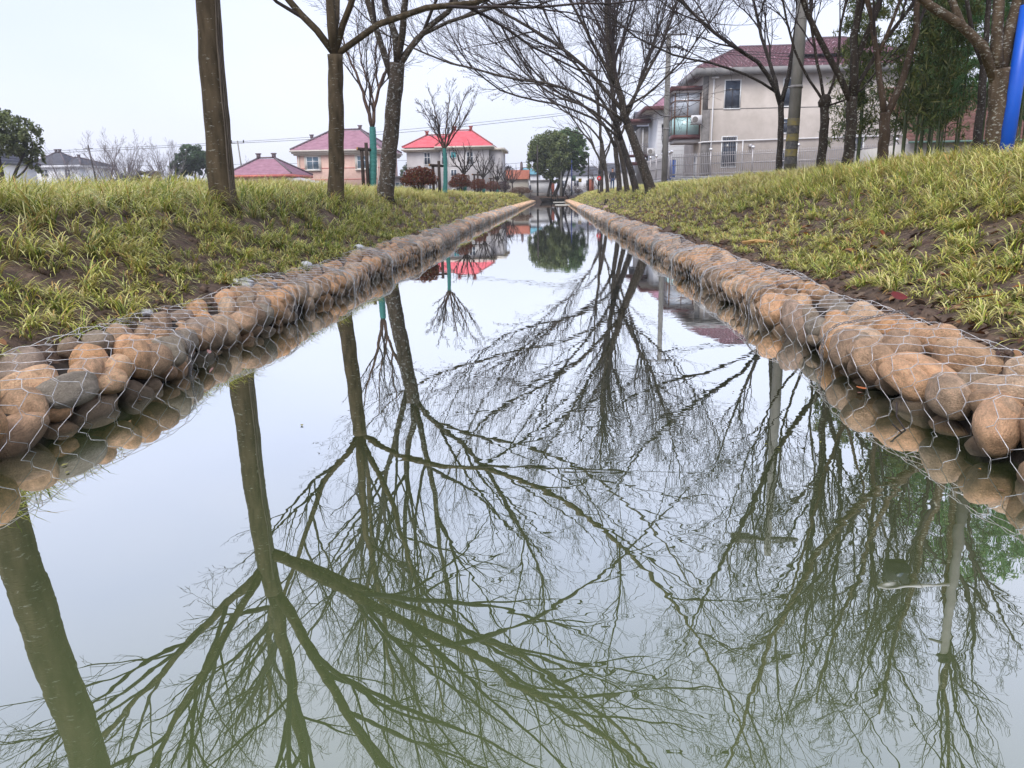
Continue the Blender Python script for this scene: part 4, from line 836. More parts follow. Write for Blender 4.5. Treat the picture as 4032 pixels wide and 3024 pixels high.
yp = bamboo_proto(504, 4.4, 3200, 'thin yellowish bamboo spray beside the grey wall, between the bank trees', YGB); yp['group'] = 'yellowish bamboo sprays'
rb = np.random.default_rng(505); k = 0
BS = [(9.0, 17.5), (10.2, 16.5), (11.2, 18.0), (9.8, 19.5), (11.0, 20.5), (12.3, 19.2), (8.9, 20.6), (10.0, 22.0), (12.2, 22.0), (13.6, 20.5), (14.6, 22.4), (9.4, 15.6), (12.2, 16.0), (13.4, 17.6), (13.4, 24.0), (11.2, 24.5), (15.5, 25), (14.5, 15.5), (16, 18), (17, 22)]
for (x, y) in BS:
    if k < 3: bp[k].location = (x, y, 1.2); bp[k].rotation_euler = (0, 0, rb.uniform(0, 6))
    else: dup(bp[k % 3], (x + rb.normal(0, .2), y, 1.2), rb.uniform(0, 6), None, rb.uniform(.8, 1.1))
    k += 1
YS = [(7.6, 20.5), (8.1, 19.0), (8.0, 22.5), (7.2, 17.0), (7.9, 16.6)]
for k, (x, y) in enumerate(YS):
    if k == 0: yp.location = (x, y, 1.25)
    else: dup(yp, (x, y, 1.25), k * 1.7, None, rb.uniform(.8, 1.1))
# ================================================================ buildings
m_pink = M('pink_tile_wall', (0.66, 0.44, 0.36), (0.74, 0.52, 0.43), 2.5, .8)
m_pinkside = m_pink
m_cream = M('cream_stone_trim', (0.62, 0.58, 0.50), (0.70, 0.66, 0.58), 3, .7)
m_rooftile = M('mauve_roof_tile', (0.29, 0.13, 0.185), (0.40, 0.20, 0.27), 1.6, .42, c3=(.46, .27, .33), c3pos=.85)
m_redtile = M('red_roof_tile', (0.62, 0.07, 0.10), (0.74, 0.14, 0.17), 1.5, .45)
m_ridge = M('dark_ridge_tile', (0.13, 0.10, 0.11), (0.20, 0.16, 0.17), 4, .7)
m_redridge = M('faded_red_ridge', (0.30, 0.09, 0.08), (0.40, 0.14, 0.12), 4, .7)
m_redband = M('red_band', (0.58, 0.15, 0.12), (0.66, 0.2, 0.16), 3, .6)
m_pvc = M('white_window_frame', (0.78, 0.80, 0.80)); m_pvc.node_tree.nodes['Principled BSDF'].inputs['Roughness'].default_value = .4
def glass_mat(name, c, c2):
    return M(name, c, c2, 1.6, .12, spec=.7)
m_glass = glass_mat('dark_pane', (0.03, 0.045, 0.07), (0.08, 0.10, 0.14)); m_glassb = glass_mat('bluish_pane', (0.10, 0.16, 0.21), (0.17, 0.25, 0.31)); m_glasst = glass_mat('teal_pane', (0.06, 0.45, 0.50), (0.12, 0.55, 0.6))
m_grey = M('grey_render', (0.50, 0.45, 0.40), (0.62, 0.56, 0.51), .7, .9, .35, 26, c3=(0.66, 0.59, 0.55), c3pos=.8)
m_greylt = M('pale_render', (0.46, 0.44, 0.44), (0.56, 0.54, 0.54), .8, .9, .2, 20)
m_greydk = M('damp_stained_render', (0.16, 0.15, 0.14), (0.25, 0.235, 0.225), 2.2, .9, .3)
m_concrete = M('eave_concrete', (0.20, 0.20, 0.20), (0.30, 0.295, 0.29), 1.4, .85)
m_white = M('white_wash', (0.70, 0.71, 0.73), (0.78, 0.79, 0.80), 1.0, .8)
m_maroon = M('maroon_tile_strip', (0.085, 0.028, 0.028), (0.14, 0.05, 0.05), 9, .5)
m_brick = M('brick_red', (0.30, 0.09, 0.06), (0.40, 0.14, 0.09), 6, .85)
m_clay = M('clay_roof', (0.38, 0.13, 0.09), (0.50, 0.19, 0.12), 3, .8, c3=(.30, .12, .09))
m_darkclay = M('old_dark_clay_tile', (0.10, 0.05, 0.04), (0.19, 0.09, 0.07), 5, .85, c3=(0.24, 0.13, 0.1))
m_slate = M('dark_slate', (0.075, 0.078, 0.10), (0.12, 0.125, 0.15), 2, .7)
m_iron = M('iron_grille', (0.16, 0.15, 0.15), (0.28, 0.27, 0.26), 6, .5)
m_chrome = M('steel_fence', (0.40, 0.38, 0.38), (0.52, 0.50, 0.50), 8, .38, metal=.35)
m_ball = M('polished_ball', (0.85, 0.85, 0.86)); m_ball.node_tree.nodes['Principled BSDF'].inputs['Metallic'].default_value = .7; m_ball.node_tree.nodes['Principled BSDF'].inputs['Roughness'].default_value = .15
m_block = M('pale_block', (0.44, 0.45, 0.48), (0.58, 0.59, 0.62), 2.2, .9, .4, 14, rnd=.12)
m_mortar = M('mortar', (0.22, 0.22, 0.23), (0.30, 0.30, 0.31), 5, .95)
m_plastic = M('white_plastic', (0.72, 0.72, 0.72)); m_black = M('black_plastic', (0.02, 0.02, 0.022)); m_blue = M('blue_paint', (0.008, 0.10, 0.62), (0.012, 0.13, 0.70), 1.2, .35)
m_bluedoor = M('blue_door', (0.02, 0.10, 0.42)); m_redp = M('red_paint', (0.72, 0.03, 0.04)); m_yellow = M('yellow_paint', (0.75, 0.50, 0.05), (0.6, 0.42, 0.06), 5, .7)
def house(label, loc, rz=0, cat='house', name='house'): return thing(name, label, cat, loc, rz)
def hip_roof(root, x0, x1, y0, y1, z0, xr0, xr1, yr, z1, mt, mr, n=12, cap=.09, finial=True, name='roof', wave=0.0, waven=30):
    g = Geo(); A = [(x0, y0, z0), (x1, y0, z0), (x1, y1, z0), (x0, y1, z0)]; R = [(xr0, yr, z1), (xr1, yr, z1)]
    faces = [(A[0], A[1], R[0], R[1]), (A[1], A[2], R[1], R[1]), (A[2], A[3], R[1], R[0]), (A[3], A[0], R[0], R[0])]
    for a, b, c, d in faces:
        a, b, c, d = map(np.array, (a, b, c, d))
        for k in range(n):
            t0, t1 = k / n, (k + 1) / n
            p0 = a + (c - a) * t0; p1 = b + (d - b) * t0; q0 = a + (c - a) * t1; q1 = b + (d - b) * t1
            lift = np.array([0, 0, (z1 - z0) / n * .42])
            m = max(1, int(waven * np.linalg.norm(p1 - p0) / max(np.linalg.norm(b - a), .1))) if wave else 1
            u = np.linspace(0, 1, 2 * m + 1 if wave else 2)[:, None]; wv = np.array([0, 0, wave]) * (np.arange(len(u)) % 2)[:, None]
            lo = p0 + (p1 - p0) * u + lift + wv; hi = q0 + (q1 - q0) * u + wv; bt = p0 + (p1 - p0) * u - np.array([0, 0, .02]); nn = len(u)
            V = np.concatenate([bt, lo, hi]); i = np.arange(nn - 1)
            g.add(V, np.concatenate([np.stack([i, i + 1, i + 1 + nn, i + nn], 1), np.stack([i + nn, i + nn + 1, i + 1 + 2 * nn, i + 2 * nn], 1)]))
    rf = part(name, g, mt, root)
    g = Geo()
    for p, q in [(A[0], R[0]), (A[1], R[1]), (A[2], R[1]), (A[3], R[0]), (R[0], R[1])]:
        p = np.array(p) + [0, 0, .1]; q = np.array(q) + [0, 0, .12]; g.tube([p, q], cap, 6)
    part('ridge_cap', g, mr, rf)
    if finial:
        g = Geo()
        for p in R: g.box(p[0] - .16, p[0] + .16, p[1] - .16, p[1] + .16, p[2] + .1, p[2] + .5).box(p[0] - .24, p[0] + .24, p[1] - .2, p[1] + .2, p[2] + .44, p[2] + .56)
        part('finial', g, mr, rf, kind='stuff')
    return rf
def window(root, x, z, w, h, y, mf=None, mg=None, nx=2, tr=.68, fw=.07, sill=None, rot=None, bars=0, name='window', label=None):
    """on a wall whose outside face is at local y, looking towards -y"""
    mf = mf or m_pvc; g = Geo(); d = .07
    x1, z1 = x + w, z + h
    g.box(x - fw, x1 + fw, y - d, y + .02, z1, z1 + fw).box(x - fw, x1 + fw, y - d, y + .02, z - fw, z).box(x - fw, x, y - d + .003, y + .02, z, z1).box(x1, x1 + fw, y - d + .003, y + .02, z, z1)
    for k in range(1, nx): g.box(x + w * k / nx - .03, x + w * k / nx + .03, y - d + .006, y + .02, z, z1)
    if tr: g.box(x, x1, y - d + .009, y + .02, z + h * tr - .03, z + h * tr + .03)
    o = part(name, g, mf, root, label=label)
    part('pane', Geo().box(x + .002, x1 - .002, y - .03, y - .012, z + .002, z1 - .002), mg or m_glass, o)
    if sill: part('sill', Geo().box(x - .28, x1 + .28, y - .22, y + .01, z - fw - .16, z - fw - .003), sill, o)
    if bars:
        g = Geo()
        for k in range(bars): xx = x + w * (k + .5) / bars; g.tube([(xx, y - .13, z - .05), (xx, y - .13, z1 + .05)], .022, 5)
        for k in range(3): zz = z + h * (k * .47 + .03); g.tube([(x - .05, y - .13, zz), (x1 + .05, y - .13, zz)], .024, 5)
        part('grille', g, m_iron, o)
    return o
def swx(o, x):   # turn a part built on a -y wall to a -x facing wall at local x: (u, y, z) -> (x + y', -u...)
    o.rotation_euler = (0, 0, -PI / 2); o.location = (x, 0, 0)
# ---- pink two storey house
H = house('pink two storey house with mauve tiled hip roof and cream cornice', (-29.0, 90, 1.0))
part('wall', Geo().box(0, 9.4, 0, 10.5, -.5, 4.9), m_pink, H)
part('cornice', Geo().box(-.45, 9.85, -.5, 11, 4.88, 5.08).box(-.62, 10.02, -.68, 11.2, 5.08, 5.26).box(-.28, 9.7, -.3, 10.8, 4.7, 4.88), m_cream, H)
hip_roof(H, -.5, 9.9, -.56, 11.1, 5.28, 2.9, 6.2, 5.2, 7.75, m_rooftile, m_ridge, 13, .11)
hip_roof(H, -1.3, 3.0, 6.8, 13, 5.28, 1.2 - 2.2, 3.2, 9.6, 7.15, m_rooftile, m_ridge, 9, .1, name='rear_roof')
for z in (3.25, .95 + 1.05, 1.0): part('red_band', Geo().box(-.02, 9.42, -.025, .01, z, z + .07), m_redband, H)
for x in (1.15, 6.95):
    part('window_surround', Geo().box(x - .3, x + 1.6, -.09, .01, 4.58, 4.74).box(x - .3, x - .1, -.06, .01, 3.1, 4.58).box(x + 1.4, x + 1.6, -.06, .01, 3.1, 4.58), m_cream, H)
    w = window(H, x, 3.22, 1.3, 1.3, 0, mg=m_glassb, tr=.64, fw=.08, sill=m_cream)
    g = Geo()
    for k in range(1, 6): g.box(x + 1.3 * k / 6 - .012, x + 1.3 * k / 6 + .012, -.012, -.006, 3.22, 4.52)
    for k in range(1, 6): g.box(x, x + 1.3, -.0125, -.0055, 3.22 + 1.3 * k / 6 - .012, 3.22 + 1.3 * k / 6 + .012)
    part('grille', g, m_pvc, w)
window(H, 1.55, .55, .8, .85, 0, mg=m_glassb, tr=0, fw=.1); window(H, 3.4 - .6, .3, .75, .9, 0, mg=m_glassb, tr=0)
part('door_canopy', Geo().box(1.1, 2.7, -.5, 0, 1.5, 1.62).box(1.25, 2.55, -.35, 0, 1.40, 1.5), m_cream, H)
part('drain_pipe', Geo().tube([(.22, -.07, 4.7), (.22, -.07, -.4)], .05, 6), m_cream, H)
part('drain_pipe', Geo().tube([(9.2, -.07, 4.7), (9.2, -.07, -.4)], .05, 6), m_cream, H)
part('lean_to_roof', Geo().tube([(-1.6, 1.2, 2.3), (0, 1.2, 3.6)], .06, 6).add([(-2.6, .6, 2.0), (0, .6, 2.0), (0, 4, 3.4), (-2.6, 4, 3.4), (0, .5, 3.4)], [(0, 1, 2, 3)]), m_rooftile, H)
# ---- small outbuilding
H = house('small single storey pink outbuilding with mauve hip roof and red eaves board', (-32.0, 78, 1.0), cat='outbuilding', name='outbuilding')
part('wall', Geo().box(0, 5.9, 0, 6.2, -.4, 2.1), m_pink, H)
part('fascia', Geo().box(-.35, 6.35, -.4, 6.6, 2.1, 2.34), m_redband, H)
hip_roof(H, -.33, 6.33, -.38, 6.58, 2.36, 1.9, 3.5, 3.1, 4.0, m_rooftile, m_ridge, 10, .09)
part('red_band', Geo().box(-.015, 5.915, -.02, .01, 1.55, 1.62), m_redband, H)
part('drain_pipe', Geo().tube([(5.7, -.06, 2.1), (5.7, -.06, -.3)], .045, 6), m_cream, H); part('drain_pipe', Geo().tube([(.3, -.06, 2.1), (.3, -.06, -.3)], .045, 6), m_cream, H)
t = thing('lean_to', 'grey plastic sheeting lean-to against the side of the pink outbuilding', 'lean-to', (-26.0, 77.5, 1.0))
part('sheet', Geo().add([(0, .2, 2.0), (1.2, 0, 1.75), (2.6, -.1, 1.45), (4.3, .1, 1.1), (4.3, 2.6, 1.25), (2.6, 2.6, 1.6), (1.2, 2.6, 1.9), (0, 2.6, 2.15)], [(0, 1, 6, 7), (1, 2, 5, 6), (2, 3, 4, 5)]).add([(0, .2, 2.0), (1.2, 0, 1.75), (1.2, 0, .3), (0, .2, .3)], [(0, 3, 2, 1)]), m_greylt, t)
g = Geo()
for k in range(4): g.tube([(k * 1.4, 0, 0), (k * 1.4, 0, 2.0 - k * .28)], .05, 5)
part('frame', g, m_iron, t)
t = thing('yard_wall', 'low brownish yard wall in front of the pink outbuilding', 'wall', (-33.5, 74, 1.0)); part('panel', Geo().box(0, 3.0, 0, .18, 0, 1.25), m_concrete, t); part('panel', Geo().box(3.03, 5.9, .01, .19, 0, 1.2), m_concrete, t); part('panel', Geo().box(5.93, 8.2, .0, .18, 0, 1.12), m_concrete, t)
# ---- red roofed house
H = house('grey two storey house with bright red tiled roof behind the young trees', (-17.0, 93, 1.0))
part('wall', Geo().box(0, 4.0, 0, 8, -.5, 5.35).box(3.98, 9.6, -.35, 8, -.5, 5.35).box(9.58, 11.0, .5, 8.2, -.5, 5.35), m_greylt, H)
part('cornice', Geo().box(-.3, 3.95, -.3, 8.3, 5.02, 5.16).box(-.5, 3.9, -.55, 8.5, 5.16, 5.36).box(3.68, 9.9, -.66, 8.3, 5.17, 5.34).box(3.4, 10.2, -.95, 8.5, 5.34, 5.54).box(9.9, 11.4, .2, 8.6, 5.06, 5.36), m_cream, H)
hip_roof(H, -.4, 9.9, -.5, 8.4, 5.5, 1.9, 7.2, 3.8, 7.05, m_redtile, m_redridge, 13, .08, finial=True)
hip_roof(H, 3.5, 10.1, -.8, 6.4, 5.56, 5.4, 7.3, 2.8, 7.45, m_redtile, m_redridge, 13, .08, name='front_roof')
for x, z, w, h, fy, mg in [(2.1, 3.6, .62, 1.28, 0, m_glass), (4.45 - .9, 3.6, .0, 0, 0, None), (5.25, 4.3, .56, .62, -.35, m_glasst), (7.1, 3.55, .66, 1.3, -.35, m_glass), (5.2, 2.25, .62, .66, -.35, m_glass), (5.3, .2, .8, .6, -.35, m_glass), (4.25, .5, .4, 1.2, -.35, m_glass), (2.5, .3, .7, 1, 0, m_glass)]:
    if w: window(H, x, z, w, h, fy, mg=mg, tr=.62 if h > 1 else 0, fw=.07)
window(H, 4.2, 3.6, .62, 1.28, -.35, mg=m_glass, tr=.62)
part('floor_line', Geo().box(-.01, 4.0, -.015, .01, 3.3, 3.34).box(4.0, 9.61, -.365, -.34, 3.3, 3.34), m_greydk, H)
t = house('single storey grey wing left of the red roofed house', (-20.2, 95, 1.0), cat='house'); part('wall', Geo().box(0, 3.2, 0, 5, -.4, 2.2), m_greylt, t); part('roof', Geo().box(-.2, 3.4, -.4, 5.2, 2.2, 2.42), m_concrete, t); window(t, .8, .6, 1.6, 1.05, 0, mg=m_glassb, nx=3, tr=.6)
# ---- low brick roof house + sheds at the canal end
H = house('low cream house with orange clay tile roof and a chimney', (-8.0, 105, .8)); part('wall', Geo().box(0, 4.7, 0, 6, -.3, 2.2), m_cream, H)
g = Geo()
for k in range(9):
    t0, t1 = k / 9, (k + 1) / 9; g.add([(-.15, -.35 + 3.2 * t0, 2.18 + t0 * 1.25), (4.85, -.35 + 3.2 * t0, 2.18 + t0 * 1.25), (4.85, -.35 + 3.2 * t0, 2.26 + t0 * 1.25), (-.15, -.35 + 3.2 * t0, 2.26 + t0 * 1.25), (4.85, -.35 + 3.2 * t1, 2.20 + t1 * 1.25), (-.15, -.35 + 3.2 * t1, 2.20 + t1 * 1.25)], [(0, 1, 2, 3), (3, 2, 4, 5)])
g.add([(-.15, 2.85, 3.43), (4.85, 2.85, 3.43), (4.85, 6.3, 2.2), (-.15, 6.3, 2.2)], [(0, 1, 2, 3)])
rf = part('roof', g, m_clay, H); part('chimney', Geo().box(3.6, 3.95, 2.6, 3.0, 3.2, 4.3).box(3.66, 3.88, 2.7, 2.9, 4.3, 4.5), m_ridge, rf); part('gable', Geo().add([(4.7, 0, 2.2), (4.7, 6, 2.2), (4.7, 2.85, 3.38), (4.72, 0, 2.2), (4.72, 6, 2.2), (4.72, 2.85, 3.38)], [(0, 1, 2), (3, 4, 5)]), m_cream, H)
H = house('grey gabled house with a dark roof behind the clay roofed one', (-8.4, 113, .8)); part('wall', Geo().box(0, 4.2, 0, 5, -.3, 2.8).add([(0, 0, 2.8), (4.2, 0, 2.8), (2.1, 0, 3.95), (0, .05, 2.8), (4.2, .05, 2.8), (2.1, .05, 3.95)], [(0, 1, 2), (3, 4, 5)]), m_greylt, H)
part('roof', Geo().add([(-.3, -.3, 2.62), (2.1, -.3, 4.1), (2.1, 5.3, 4.1), (-.3, 5.3, 2.62), (4.5, -.3, 2.62), (4.5, 5.3, 2.62), (-.3, -.3, 2.75), (2.1, -.3, 4.25), (2.1, 5.3, 4.25), (-.3, 5.3, 2.75), (4.5, -.3, 2.75), (4.5, 5.3, 2.75)], [(0, 1, 2, 3), (1, 4, 5, 2), (6, 7, 8, 9), (7, 10, 11, 8), (0, 1, 7, 6), (1, 4, 10, 7)]), m_slate, H)
H = house('white metal shed with grey plinth at the end of the left bank', (-3.3, 115, .8), cat='shed', name='shed'); part('wall', Geo().box(0, 3.0, 0, 4, .45, 2.15), m_white, H); part('plinth', Geo().box(-.02, 3.02, -.02, 4, -.2, .447), m_greydk, H); part('roof', Geo().box(-.4, 3.2, -.3, 4.2, 2.15, 2.3), m_white, H); part('door', Geo().box(2.98, 3.5, .2, .3, .2, 1.9), m_brick, H); part('window', Geo().box(-.1, .12, -.03, 0, .8, 1.5), m_glass, H)
H = house('small house with blue metal roof behind the chimney', (-6.0, 122, .8)); part('wall', Geo().box(0, 4, 0, 4, 0, 3.2), m_white, H); hip_roof(H, -.3, 4.3, -.3, 4.3, 3.2, 1.6, 2.4, 2, 4.2, M('blue_green_roof', (0.10, 0.30, 0.38), (0.14, 0.36, 0.44), 2, .5), m_ridge, 4, .05, finial=False)
# ---- far left houses
H = house('distant white house with dark grey hipped roof at the left', (-81.5, 120, 1.3)); part('wall', Geo().box(0, 8.6, 0, 9, -.3, 4.9), m_white, H); part('cornice', Geo().box(-.4, 9.2, -.4, 9.4, 4.9, 5.25), m_white, H)
hip_roof(H, -.4, 9.3, -.4, 9.5, 5.27, .6, 6.2, 4.5, 6.5, m_slate, m_ridge, 8, .1); hip_roof(H, 1.0, 6.8, -.2, 7, 5.4, 3.3, 3.9, 3.4, 7.3, m_slate, m_ridge, 8, .1, name='front_roof', finial=True)
window(H, 2.6, 3.6, 1.05, 1.0, 0, mg=m_glass, tr=.5); window(H, .3, 3.2, .7, 1.5, 0, mg=m_glass); window(H, 6.4, 3.4, .8, 1.2, 0, mg=m_glass)
H = house('white house with pale slate roof half hidden by the evergreen at the left edge', (-46.2, 60, .8)); part('wall', Geo().box(-3, 2.4, 0, 6, -.3, 3.2), m_white, H); hip_roof(H, -3.3, 2.7, -.3, 6.3, 3.22, -1.6, 1.4, 3, 4.6, m_slate, m_ridge, 6, .06); window(H, 1.0, 1.6, .5, .9, 0, mg=m_glassb); window(H, -.6, 1.6, .5, .9, 0, mg=m_glassb)
H = house('long low white building under the trees at the far left', (-62, 116, 1.0), cat='building', name='low_building'); part('wall', Geo().box(0, 12, 0, 5, 0, 2.2), m_white, H); part('roof', Geo().box(-.3, 12.3, -.3, 5.3, 2.2, 2.45), m_slate, H)
# ---- grey house on the right
m_plum = M('glazed_plum_tile', (0.05, 0.012, 0.018), (0.15, 0.045, 0.06), 3.4, .35, c3=(0.42, 0.30, 0.34), c3pos=.66, spec=.6, detail=2)  # pale speckle paints sky glints of the glaze into the colour
m_darkbar = M('dark_window_bar', (0.05, 0.05, 0.06))
H = house('large grey rendered house with red tile roof behind the steel fence', (14.1, 78, 1.1))
part('wall', Geo().box(0, 22, 0, 9.8, -.4, 10.45), m_grey, H)
part('corner_stain', Geo().box(-.02, .75, -.02, .1, -.4, 7.4).box(.1, .95, -.018, .1, -.4, 4.5).box(0, .5, -.02, .1, 7.4, 10.4), m_greydk, H, label='damp dark strip down the corner')
part('eave_slab', Geo().box(-.85, 22.6, -.9, 10.6, 10.45, 11.0), m_concrete, H)
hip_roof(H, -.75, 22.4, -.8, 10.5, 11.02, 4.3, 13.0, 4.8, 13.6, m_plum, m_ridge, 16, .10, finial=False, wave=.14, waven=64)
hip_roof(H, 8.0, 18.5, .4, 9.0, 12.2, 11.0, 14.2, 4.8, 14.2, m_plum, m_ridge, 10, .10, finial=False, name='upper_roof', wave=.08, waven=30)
part('floor_line', Geo().box(-.012, 22.01, -.012, .02, 7.42, 7.5).box(-.012, 22.01, -.012, .02, 2.55, 2.62), m_greydk, H)
part('white_pipe', Geo().tube([(-.3, -.12, 4.42), (.2, -.12, 4.5), (7.5, -.12, 4.62), (22, -.12, 4.8)], .075, 6).tube([(3.9, -.12, 4.6), (3.9, -.12, 1.8)], .06, 6), m_plastic, H)
part('drain_pipe', Geo().tube([(.95, -.1, 10.2), (.9, -.1, 0)], .07, 6), m_plastic, H); part('floodlight', Geo().box(.75, 1.4, -.3, -.02, 10.15, 10.3), m_plastic, H)
for x, z, w, h, b in [(2.05, 7.5, 1.35, 2.45, 0), (7.45, 7.6, 1.2, 2.4, 0), (2.0, 2.2, 1.3, 2.7, 6), (7.6, 2.1, 1.0, 1.5, 5), (14.0, 2.4, 1.1, 2.4, 6), (13.6, 7.6, 1.2, 2.3, 0), (7.35, 5.2, .9, 1.2, 0)]: wi = window(H, x, z, w, h, 0, nx=1, tr=0, fw=.1, bars=b); part('mullion', Geo().box(x + w / 2 - .04, x + w / 2 + .04, -.06, -.032, z, z + h * .66).box(x, x + w, -.061, -.033, z + h * .66, z + h * .66 + .09), m_darkbar, wi)
o = part('wall_lamp', Geo().tube([(4.55, -.02, 4.05), (4.55, -.3, 4.05)], .05, 6).add(I2[0] * .22 + np.array([4.55, -.38, 4.05]), I2[1]), m_chrome, H)
# balcony box on the left (canal) side
B = Geo().box(-2.6, -.003, .6, 4.4, 4.85, 5.25)
part('balcony_slab', B, m_maroon, H); part('balcony_roof', Geo().box(-2.9, .0, .3, 4.7, 9.25, 9.62), m_maroon, H)
part('balcony_soffit', Geo().box(-2.4, -.003, .8, 4.2, 4.5, 4.847), m_greylt, H); part('roof_soffit', Geo().box(-2.7, -.003, .5, 4.5, 9.05, 9.247), m_greylt, H)
w = part('balcony_frame', Geo().box(-2.52, -2.42, .7, .8, 5.25, 9.05).box(-1.3, -1.22, .7, .78, 5.25, 9.05).box(-.14, -.02, .7, .8, 5.25, 9.05).box(-2.52, -.02, .703, .797, 6.85, 6.97).box(-2.52, -.02, .703, .797, 8.3, 8.4).box(-2.52, -2.42, 4.2, 4.3, 5.25, 9.05).box(-2.517, -2.423, .8, 4.2, 6.85, 6.97).box(-2.517, -2.423, .8, 4.2, 8.3, 8.4).box(-2.52, -2.42, 2.4, 2.5, 5.25, 9.05), M('brown_window_profile', (0.16, 0.085, 0.05)), H)
part('pane', Geo().box(-2.42, -.14, .74, .76, 6.97, 9.05), glass_mat('bright_pane', (.5, .55, .62), (.62, .66, .72)), w); part('pane', Geo().box(-2.42, -.14, .74, .76, 5.25, 6.85), glass_mat('pale_teal_pane', (.40, .62, .62), (.5, .7, .7)), w); part('pane', Geo().box(-2.48, -2.46, .8, 4.2, 5.25, 6.85), glass_mat('pale_teal_side_pane', (.35, .58, .56), (.45, .64, .62)), w); part('pane', Geo().box(-2.48, -2.46, .8, 4.2, 6.97, 9.05), glass_mat('bright_side_pane', (.45, .5, .55), (.6, .63, .68)), w)
g = Geo()
for k in range(20): g.box(-2.62 + k * .131, -2.54 + k * .131, .585, .6, 4.88, 5.2)
part('tile_strip', g, m_maroon, H, kind='stuff')
def air_con(root, x, y, z, s=1.0):
    a = part('air_conditioner', Geo().box(x, x + .78 * s, y, y + .35, z, z + .62 * s), m_plastic, root); th = np.linspace(0, 2 * PI, 17)[:-1]
    part('fan_grille', Geo().add([(x + .28 * s + .22 * s * math.cos(q), y - .008, z + .31 * s + .22 * s * math.sin(q)) for q in th], [tuple(range(16))]), m_greydk, a)
    part('bracket', Geo().box(x - .05, x + .85 * s, y, y + .4, z - .07, z - .003), m_iron, a)
air_con(H, -1.05, -.35, 6.15, 1.25)
sw = window(H, 0, 6.6, 1.1, 2.0, 0, fw=.1); sw.rotation_euler = (0, 0, -PI / 2); sw.location = (-.0, 2.2, 0)
sw = window(H, 0, 1.2, 1.1, 2.2, 0, fw=.1); sw.rotation_euler = (0, 0, -PI / 2); sw.location = (-.0, 3.2, 0)
# ---- white neighbour and darker house behind
H = house('white tiled house with maroon flat eaves between the pole and the balcony', (11.9, 93, 1.0)); part('wall', Geo().box(0, 9, 0, 9, -.3, 9.0), m_white, H)
part('eave_slab', Geo().box(-1.5, 9, -.9, 9.6, 9.0, 9.35), m_greylt, H); part('maroon_fascia', Geo().box(-1.55, 9, -.97, -.9, 8.95, 9.4).box(-1.62, -1.503, -.9, 9.6, 8.95, 9.4).box(-2.7, -.2, 5.0, 9, 8.2, 8.6), m_maroon, H)
hip_roof(H, -.6, 9.3, -.3, 9.6, 9.42, 3, 6, 4.5, 12.2, m_rooftile, m_ridge, 14, .1, finial=False, wave=.1, waven=30)
g = Geo()
for k in range(1, 22): g.box(-.012, 9.01, -.014, .01, k * .42, k * .42 + .02)
part('tile_joints', g, m_greylt, H, kind='stuff'); d = part('door', Geo().box(1.0, 2.1, -.1, .0, .3, 3.6), m_bluedoor, H); part('frame', Geo().box(.85, 1.0, -.12, 0, .3, 3.75).box(2.1, 2.25, -.12, 0, .3, 3.75).box(1.0, 2.1, -.118, 0, 3.6, 3.75).box(1.0, 2.1, -.115, 0, 1.9, 2.0), m_pvc, d)
air_con(H, -.9, 2.0, 4.3, 1.2); part('meter_box', Geo().box(.4, 1.0, -.3, 0, 7.2, 7.5).tube([(.5, -.1, 7.2), (.45, -.12, 6), (.6, -.1, 5.2), (.5, -.1, 4.4)], .04, 5).tube([(.9, -.1, 7.2), (1.0, -.12, 6.1), (.8, -.1, 5.0)], .035, 5), m_black, H)
H = house('dark grey gabled house with railed balcony beyond the white one', (11.4, 106, .9)); part('wall', Geo().box(0, 6, 0, 7, -.3, 8.4), m_greydk, H); part('roof', Geo().add([(-.6, -.6, 8.4), (6.6, -.6, 8.4), (6.6, 3.5, 10.6), (-.6, 3.5, 10.6), (-.6, 7.6, 8.4), (6.6, 7.6, 8.4)], [(0, 1, 2, 3), (3, 2, 5, 4)]), m_slate, H); part('white_pipe', Geo().tube([(.25, -.1, 8.2), (.25, -.1, 2)], .07, 5), m_plastic, H)
b = part('balcony_slab', Geo().box(-1.6, 1.4, -1.2, -.003, 4.6, 4.9).box(-1.2, 1.4, -1.0, -.003, 3.6, 4.0), m_maroon, H); g = Geo()
for k in range(12): g.tube([(-1.55 + k * .26, -1.15, 4.9), (-1.55 + k * .26, -1.15, 6.2)], .025, 4)
for z in (5.3, 5.9, 6.2): g.tube([(-1.6, -1.15, z), (1.4, -1.15, z)], .035, 4)
part('railing', g, m_chrome, b)
# ---- brown roofed house behind the bamboo
H = house('cream house with dark brown tile roof, red door and small windows behind the bamboo', (17.2, 40, 1.2)); part('wall', Geo().box(0, 12, 0, 7, -.3, 1.92), m_cream, H)
g = Geo()
for k in range(14):
    t0, t1 = k / 14, (k + 1) / 14; u = np.linspace(-.3, 12.3, 85); wv = (np.arange(85) % 2) * .05
    a = np.stack([u, np.full(85, -.5 + 3.9 * t0), 1.95 + 2.9 * t0 + .09 + wv], -1); b = np.stack([u, np.full(85, -.5 + 3.9 * t1), 1.95 + 2.9 * t1 + .01 + wv], -1); c = a - [0, 0, .11]; i = np.arange(84)
    g.add(np.concatenate([c, a, b]), np.concatenate([np.stack([i, i + 1, i + 86, i + 85], 1), np.stack([i + 85, i + 86, i + 171, i + 170], 1)]))
part('roof', g, m_darkclay, H); part('gutter', Geo().tube([(-.3, -.56, 1.93), (12.3, -.56, 1.93)], .06, 6), M('green_gutter', (0.12, 0.2, 0.17)), H)
window(H, 1.1, .95, .75, .5, 0, tr=0, nx=1); part('door', Geo().box(2.55, 3.3, -.05, 0, .2, 1.45), m_brick, H); window(H, 4.6, .9, .7, .5, 0, tr=0, nx=1)

